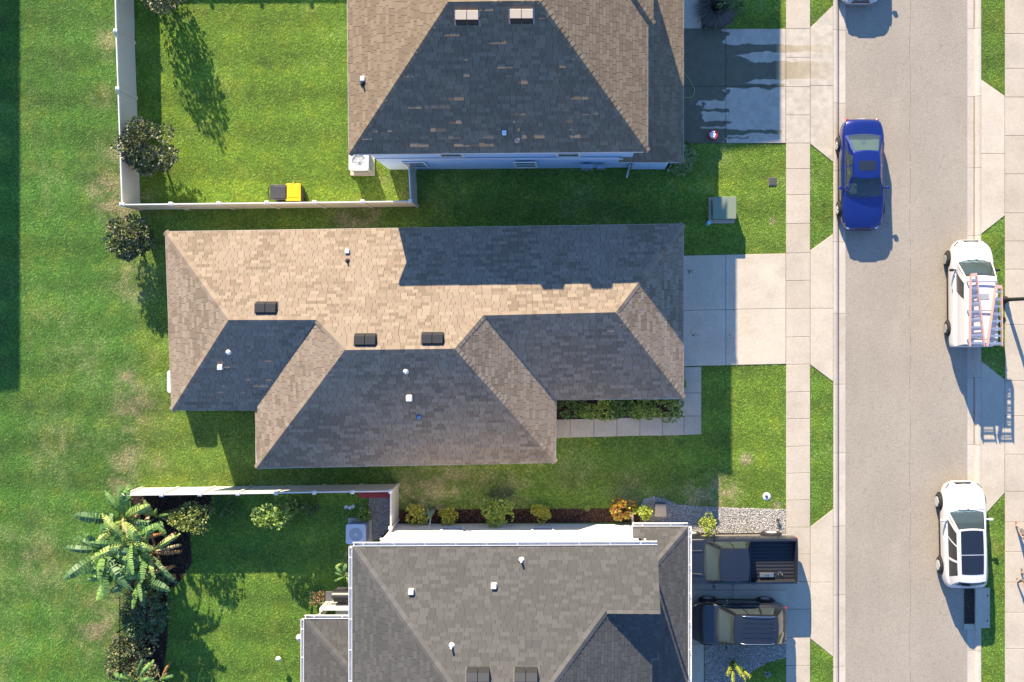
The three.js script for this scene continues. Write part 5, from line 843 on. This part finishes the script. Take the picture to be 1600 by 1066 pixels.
{ // red bucket of suds and garden hose
  const b = thing('bucket', 'red bucket of white suds on the wet driveway', 'bucket'), p = W(1112, 213); b.position.set(p.x, .034, p.z);
  const g = new THREE.LatheGeometry([[.0, 0], [.15, 0], [.19, .36], [.205, .37], [.20, .385], [.18, .37], [.145, .02], [0, .02]].map(([x, y]) => new THREE.Vector2(x, y)), 28); mesh('pail', g, M(.62, .01, .05, .35), b);
  const R = rng(620), sg = []; for (let i = 0; i < 40; i++) { const a = R() * 6.283, d = Math.sqrt(R()) * .13, s = new THREE.SphereGeometry(.03 + .025 * R(), 8, 6); s.translate(Math.cos(a) * d, .335 + .03 * R(), Math.sin(a) * d); sg.push(s); } mesh('suds', merge(sg), M(.85, .80, .82, .6), b); mesh('handle', tube([V(-.2, .35, 0), V(-.12, .42, .1), V(.12, .42, .1), V(.2, .35, 0)], .006, 16), chrome, b);
  const h = thing('garden_hose', 'green garden hose looping from under the upper garage eave', 'hose'), hp = [[1040, 108], [1062, 108], [1072, 118], [1080, 130], [1085, 142], [1081, 151], [1072, 153], [1058, 146], [1040, 140]].map(([x, y]) => W(x, y).setY(.05)); mesh('hose', tube(hp, .018, 80, 8), M(.28, .40, .14, .5), h); const nz = cyl(.022, .03, .12, 0, 0, 0, 10); nz.rotateZ(Math.PI / 2); nz.translate(hp[0].x, .05, hp[0].z); mesh('nozzle', nz, chrome, h);
}
{ // storage box, sprinkler, stones, garden light
  const b = thing('storage_box', 'brown-grey storage box standing on the gravel beside the mulch strip', 'box'), p = W(1031, 794); b.position.copy(p); mesh('body', rbox(.46, .5, .52, .03, 0, .25, 0), M(.13, .115, .11, .6), b); mesh('lid', rbox(.5, .06, .56, .025, 0, .52, 0), M(.15, .135, .13, .5), b); mesh('handle', rbox(.16, .03, .04, .012, 0, .45, .28), blackTrim, b);
  const s = thing('cleanout_cover', 'small white round cleanout cap in the sunny lawn by the gravel', 'cover'), q = W(1198, 776); s.position.copy(q); const g = new THREE.LatheGeometry([[.0, .05], [.10, .05], [.17, .02], [.18, 0]].map(([x, y]) => new THREE.Vector2(x, y)), 20); mesh('collar', g, M(.75, .74, .72, .6), s); mesh('cap', rbox(.11, .05, .09, .015, -.02, .07, -.02), M(.03, .03, .03, .6), s);
  const R = rng(630); [[541, 792], [547, 793], [552, 791]].forEach(([x, y], i) => { const st = new THREE.IcosahedronGeometry(.085, 2), a = st.attributes.position; for (let k = 0; k < a.count; k++) { const n = .85 + .3 * vnoise(a.getX(k) * 22 + i * 9, a.getY(k) * 22 + a.getZ(k) * 15, 4); a.setXYZ(k, a.getX(k) * n, a.getY(k) * n * .75, a.getZ(k) * n); } st.computeVertexNormals(); const m = mesh('stone', st, M(.68, .66, .62, .85)); const q2 = W(x, y); m.position.set(q2.x, .06, q2.z); tag(m, ['left of three white stones on the lawn above the lower air conditioner', 'middle of three white stones on the lawn above the lower air conditioner', 'right of three white stones on the lawn above the lower air conditioner'][i], 'stone', 'white stones by the air conditioner'); });
  const l = thing('garden_light', 'small white garden light on a stake in the lower lawn', 'garden light'), q4 = W(440, 1024); l.position.copy(q4); mesh('stake', cyl(.012, .012, .5, 0, .25, 0, 8), blackTrim, l); mesh('shade', new THREE.LatheGeometry([[.02, .62], [.07, .58], [.12, .50], [.11, .49], [.05, .52], [.04, .46], [0, .46]].map(([x, y]) => new THREE.Vector2(x, y)), 18), M(.75, .74, .68, .5), l);
  const l2 = thing('garden_light', 'white garden light beside the porch roof corner of the lower house', 'garden light'), q5 = W(474, 990); l2.position.copy(q5); mesh('stake', cyl(.012, .012, .6, 0, .3, 0, 8), blackTrim, l2); mesh('shade', new THREE.LatheGeometry([[.02, .75], [.10, .70], [.16, .6], [.15, .59], [.05, .62], [.04, .55], [0, .55]].map(([x, y]) => new THREE.Vector2(x, y)), 18), M(.72, .70, .62, .5), l2);
}
{ const b = thing('red_board', 'red board lying along the foot of the lower vinyl fence', 'board'), p = W(588, 764); b.position.copy(p); for (let i = 0; i < 3; i++) mesh('plank', rbox(1.5, .05, .16, .01, 0, .05, -.05 + i * .175), M(.42, .05, .045, .7), b); }
{ // porch corner: screen wall, bench and cooler by the lower house
  const w = thing('porch_screen', 'cream vinyl privacy screen at the porch of the lower house', 'screen wall');
  const a = W(515, 938), b = W(560, 938), c = W(506, 962);
  for (const p of [a, b, c]) mesh('post', rbox(.14, 1.5, .14, .012, p.x, .75, p.z), vinylCap, w);
  for (const [p, q] of [[a, b], [a, c]]) { const d = q.clone().sub(p), L = d.length(); d.normalize(); const n = Math.max(2, Math.round(L / .16)); for (let i = 0; i < n; i++) { const g = new GB(); g.bar(p.clone().addScaledVector(d, L * i / n + .005).setY(.72), p.clone().addScaledVector(d, L * (i + 1) / n - .005).setY(.72), .03, 1.3); mesh('board', g.geo(), M(.66, .62, .54, .5), w); } const r = new GB(); r.bar(p.clone().setY(1.42), q.clone().setY(1.42), .06, .1); mesh('rail', r.geo(), vinylCap, w); }
  const k = thing('cooler_box', 'white storage chest behind the porch screen of the lower house', 'chest'), p = W(541, 952); k.position.copy(p); mesh('body', rbox(.62, .55, .5, .05, 0, .28, 0), M(.62, .59, .54, .5), k); mesh('lid', rbox(.66, .08, .54, .03, 0, .59, 0), M(.70, .68, .64, .45), k);
  const g = thing('grill', 'black covered barbecue grill behind the lower house', 'grill'), q = W(541, 924); g.position.copy(q); const hd = new THREE.CylinderGeometry(.26, .26, .75, 20, 1, false, 0, Math.PI); hd.rotateZ(Math.PI / 2); hd.rotateX(-Math.PI / 2); hd.translate(0, .85, 0); mesh('hood', hd, M(.025, .025, .027, .4), g); mesh('firebox', rbox(.75, .3, .5, .04, 0, .7, 0), M(.03, .03, .03, .5), g); mesh('cart', rbox(.7, .5, .45, .02, 0, .3, 0), M(.05, .05, .052, .6), g); mesh('side_shelf', rbox(.3, .03, .42, .01, -.54, .82, 0), M(.12, .12, .125, .4), g);
}
{ // kerb inlet
  const s = thing('storm_drain', 'concrete storm drain inlet in the kerb behind the white SUV', 'drain'), a = W(1523, 918), b = W(1546, 981);
  mesh('top_slab', prism([[a.x + .02, a.z], [b.x, a.z], [b.x, b.z], [a.x + .02, b.z]], -.05, .075, .015), concrete[1], s);
  const th = new GB(), x0 = X(1508), x1 = a.x + .015; th.box(x0, -.11, Z(921), x1, -.045, Z(975)); mesh('throat', th.geo(), M(.03, .026, .022, .95), s);
  const ap = new GB(); ap.box(x0 - .02, -.12, Z(912), x1, -.035, Z(920)).box(x0 - .02, -.12, Z(976), x1, -.035, Z(984)); mesh('cheek', ap.geo(), concrete[3], s);
  for (const z of [Z(930), Z(970)]) mesh('lifting_eye', cyl(.035, .035, .02, b.x - .11, .08, z, 12), M(.05, .05, .055, .6, { metalness: .5 }), s);
  const lf = new GB(), R = rng(640); for (let i = 0; i < 60; i++) { const x = lerp(x0, x1, R()), z = lerp(Z(922), Z(974), R()), r = .02 + .03 * R(), t = R() * 6.3; lf.tri(V(x, -.04, z), V(x + r * Math.cos(t), -.035, z + r * Math.sin(t)), V(x + r * Math.cos(t + 1), -.038, z + r * Math.sin(t + 1)), [.14, .09, .06]); } mesh('dead_leaves', lf.geo(), leafMat, s);
}
{ // street lamp whose shaft leaves the picture on the right
  const s = thing('street_lamp', 'dark street lamp post on the verge beside the white van', 'street lamp'), p = W(1569, 468.5), m = M(.05, .048, .044, .5, { metalness: .4 }); s.position.copy(p);
  const g = new THREE.CylinderGeometry(.06, .085, 6, 18); g.translate(0, 3, 0); mesh('shaft', g, m, s); mesh('base', new THREE.LatheGeometry([[.17, 0], [.17, .1], [.13, .16], [.11, .35], [.09, .4]].map(([x, y]) => new THREE.Vector2(x, y)), 20), m, s);
  const arm = mesh('arm', tube([V(0, 5.8, 0), V(.25, 6.15, 0), V(.9, 6.25, 0)], .035, 20), m, s); mesh('lamp_head', rbox(.62, .1, .24, .04, 1.15, 6.24, 0), m, arm);
}

// ---------------------------------------------------------------- people walking on the right sidewalk
function field(bones, size, center, res, k) {   // tapered capsules joined with a smooth minimum, meshed
  const mc = new MarchingCubes(res, new THREE.MeshBasicMaterial(), false, false, 400000); mc.isolation = 0;
  const B = bones.map(([a, b, ra, rb]) => ({ a, d: b.clone().sub(a), l: b.clone().sub(a).lengthSq() || 1e-6, ra, rb }));
  for (let z = 0; z < res; z++) for (let y = 0; y < res; y++) for (let x = 0; x < res; x++) {
    const px = center.x + (x / res * 2 - 1) * size, py = center.y + (y / res * 2 - 1) * size, pz = center.z + (z / res * 2 - 1) * size; let acc = 1;
    for (const q of B) { const ax = px - q.a.x, ay = py - q.a.y, az = pz - q.a.z, t = clamp((ax * q.d.x + ay * q.d.y + az * q.d.z) / q.l), d = Math.hypot(ax - q.d.x * t, ay - q.d.y * t, az - q.d.z * t) - lerp(q.ra, q.rb, t); const h = clamp(.5 + .5 * (acc - d) / k); acc = lerp(acc, d, h) - k * h * (1 - h); }
    mc.field[x + y * res + z * res * res] = -acc;
  }
  mc.update(); const n = mc.count, p = new Float32Array(n * 3), nn = new Float32Array(n * 3);
  for (let i = 0; i < n; i++) { for (let c = 0; c < 3; c++) { p[i * 3 + c] = mc.positionArray[i * 3 + c] * size + [center.x, center.y, center.z][c]; nn[i * 3 + c] = mc.normalArray[i * 3 + c]; } }
  const g = new THREE.BufferGeometry(); g.setAttribute('position', new THREE.BufferAttribute(p, 3)); g.setAttribute('normal', new THREE.BufferAttribute(nn, 3)); return g;
}
function person(label, px, py, rot, feet, col) {   // local +x is the walking direction
  const t = thing('person', label, 'person'), [fl, fr] = feet, hip = V(0, .92, 0), ch = V(.02, 1.32, 0), nk = V(.03, 1.47, 0), b = [];
  const leg = (f, k) => { const h = V(0, .88, k * .09), kn = V((f[0]) * .5 + .06, .48, k * .095), an = V(f[0] - .03, .085 + f[1], k * .09); b.push([h, kn, .085, .058], [kn, an, .056, .036], [an.clone().setY(an.y - .03), V(f[0] + .13, .035 + f[1] * .3, k * .1), .038, .03]); };
  leg(fl, -1); leg(fr, 1);
  b.push([V(0, .90, -.06), V(0, .90, .06), .115, .115], [hip, V(.01, 1.12, 0), .12, .115], [V(.01, 1.12, 0), ch, .115, .125], [V(.02, 1.36, -.13), V(.02, 1.36, .13), .075, .075], [ch, nk, .08, .055], [nk, V(.04, 1.55, 0), .052, .05]);
  const wr = []; for (const k of [-1, 1]) { const sw = k * .28, sh = V(.02, 1.37, k * .18), el = V(-.02 + sw * .4, 1.10, k * .23), w = V(.10 + sw * .7, .88, k * .22); b.push([sh, el, .05, .04], [el, w, .038, .028]); wr.push([w, w.clone().sub(el).normalize(), k]); }
  const body = field(b, 1.0, V(0, .86, 0), 88, .035), parts = [body];
  const hd = [[V(.05, 1.66, 0), V(.045, 1.60, 0), .098, .085], [V(.05, 1.70, 0), V(.02, 1.69, 0), .09, .095], [V(.10, 1.575, 0), V(.09, 1.56, 0), .035, .04], [V(.145, 1.66, 0), V(.158, 1.635, 0), .011, .015], [V(.04, 1.65, .095), V(.035, 1.62, .095), .014, .011], [V(.04, 1.65, -.095), V(.035, 1.62, -.095), .014, .011]];
  parts.push(field(hd, .17, V(.05, 1.65, 0), 44, .012));
  for (const [w, d, k] of wr) { const s = V(0, 0, 1), f = V(d.x, d.y, d.z), q = (a, l, o = 0) => w.clone().addScaledVector(f, l).addScaledVector(V(1, 0, 0), a).addScaledVector(s, o * -k), hb = [[q(0, .0), q(0, .05), .028, .028], [q(-.02, .06), q(.02, .06), .022, .022]]; for (let i = 0; i < 4; i++) { const a = -.03 + i * .02, L = [.055, .068, .072, .062][i]; hb.push([q(a, .08), q(a, .08 + L * .55, .008), .010, .009], [q(a, .08 + L * .55, .008), q(a, .08 + L, .025), .009, .0075]); } hb.push([q(.025, .03), q(.05, .06, .012), .013, .010], [q(.05, .06, .012), q(.052, .095, .018), .010, .008]); parts.push(field(hb, .13, w.clone().addScaledVector(f, .06), 46, .006)); }
  const g = mergeGeometries(parts), n = g.attributes.position.count, c = new Float32Array(n * 3), P0 = g.attributes.position;
  for (let i = 0; i < n; i++) { const x = P0.getX(i), y = P0.getY(i), z = Math.abs(P0.getZ(i)); const arm = z > .165 && y < 1.26; const cc = y < .085 ? col.shoe : y < col.hem ? col.skin : y < .98 && !arm ? col.pants : y < 1.46 && !arm ? col.shirt : col.skin; c.set(cc, i * 3); }
  g.setAttribute('color', new THREE.BufferAttribute(c, 3)); mesh('body', g, M(1, 1, 1, .75, { vertexColors: true }), t);
  const hair = new THREE.SphereGeometry(.112, 20, 14, 0, 6.3, 0, 1.75); hair.scale(1.02, 1, .96); hair.rotateZ(.35); hair.translate(.028, 1.68, 0); mesh('hair', hair, M(...col.hair, .7), t);
  for (const k of [-1, 1]) { const e = new THREE.SphereGeometry(.011, 10, 8); e.translate(.135, 1.665, k * .034); mesh('eye', e, M(.03, .025, .02, .2), t); }
  const p = W(px, py); t.position.set(p.x, .031, p.z); t.rotation.y = rot;
}
person('bare-legged person walking on the right sidewalk, upper of the two walkers', 1590, 828, Math.PI / 2, [[.24, 0], [-.20, .03]], { skin: [.36, .24, .20], shoe: [.26, .10, .09], pants: [.10, .10, .12], shirt: [.55, .50, .46], hair: [.03, .02, .015], hem: .60 });
person('person in grey leggings walking on the right sidewalk, lower of the two walkers', 1592, 901, Math.PI / 2, [[-.19, .03], [.22, 0]], { skin: [.40, .23, .17], shoe: [.08, .08, .085], pants: [.14, .13, .13], shirt: [.16, .2, .26], hair: [.05, .03, .02], hem: .12 });

scene.traverse((o) => { if (o.isMesh) { o.castShadow = true; o.receiveShadow = true; } });
renderer.render(scene, camera);
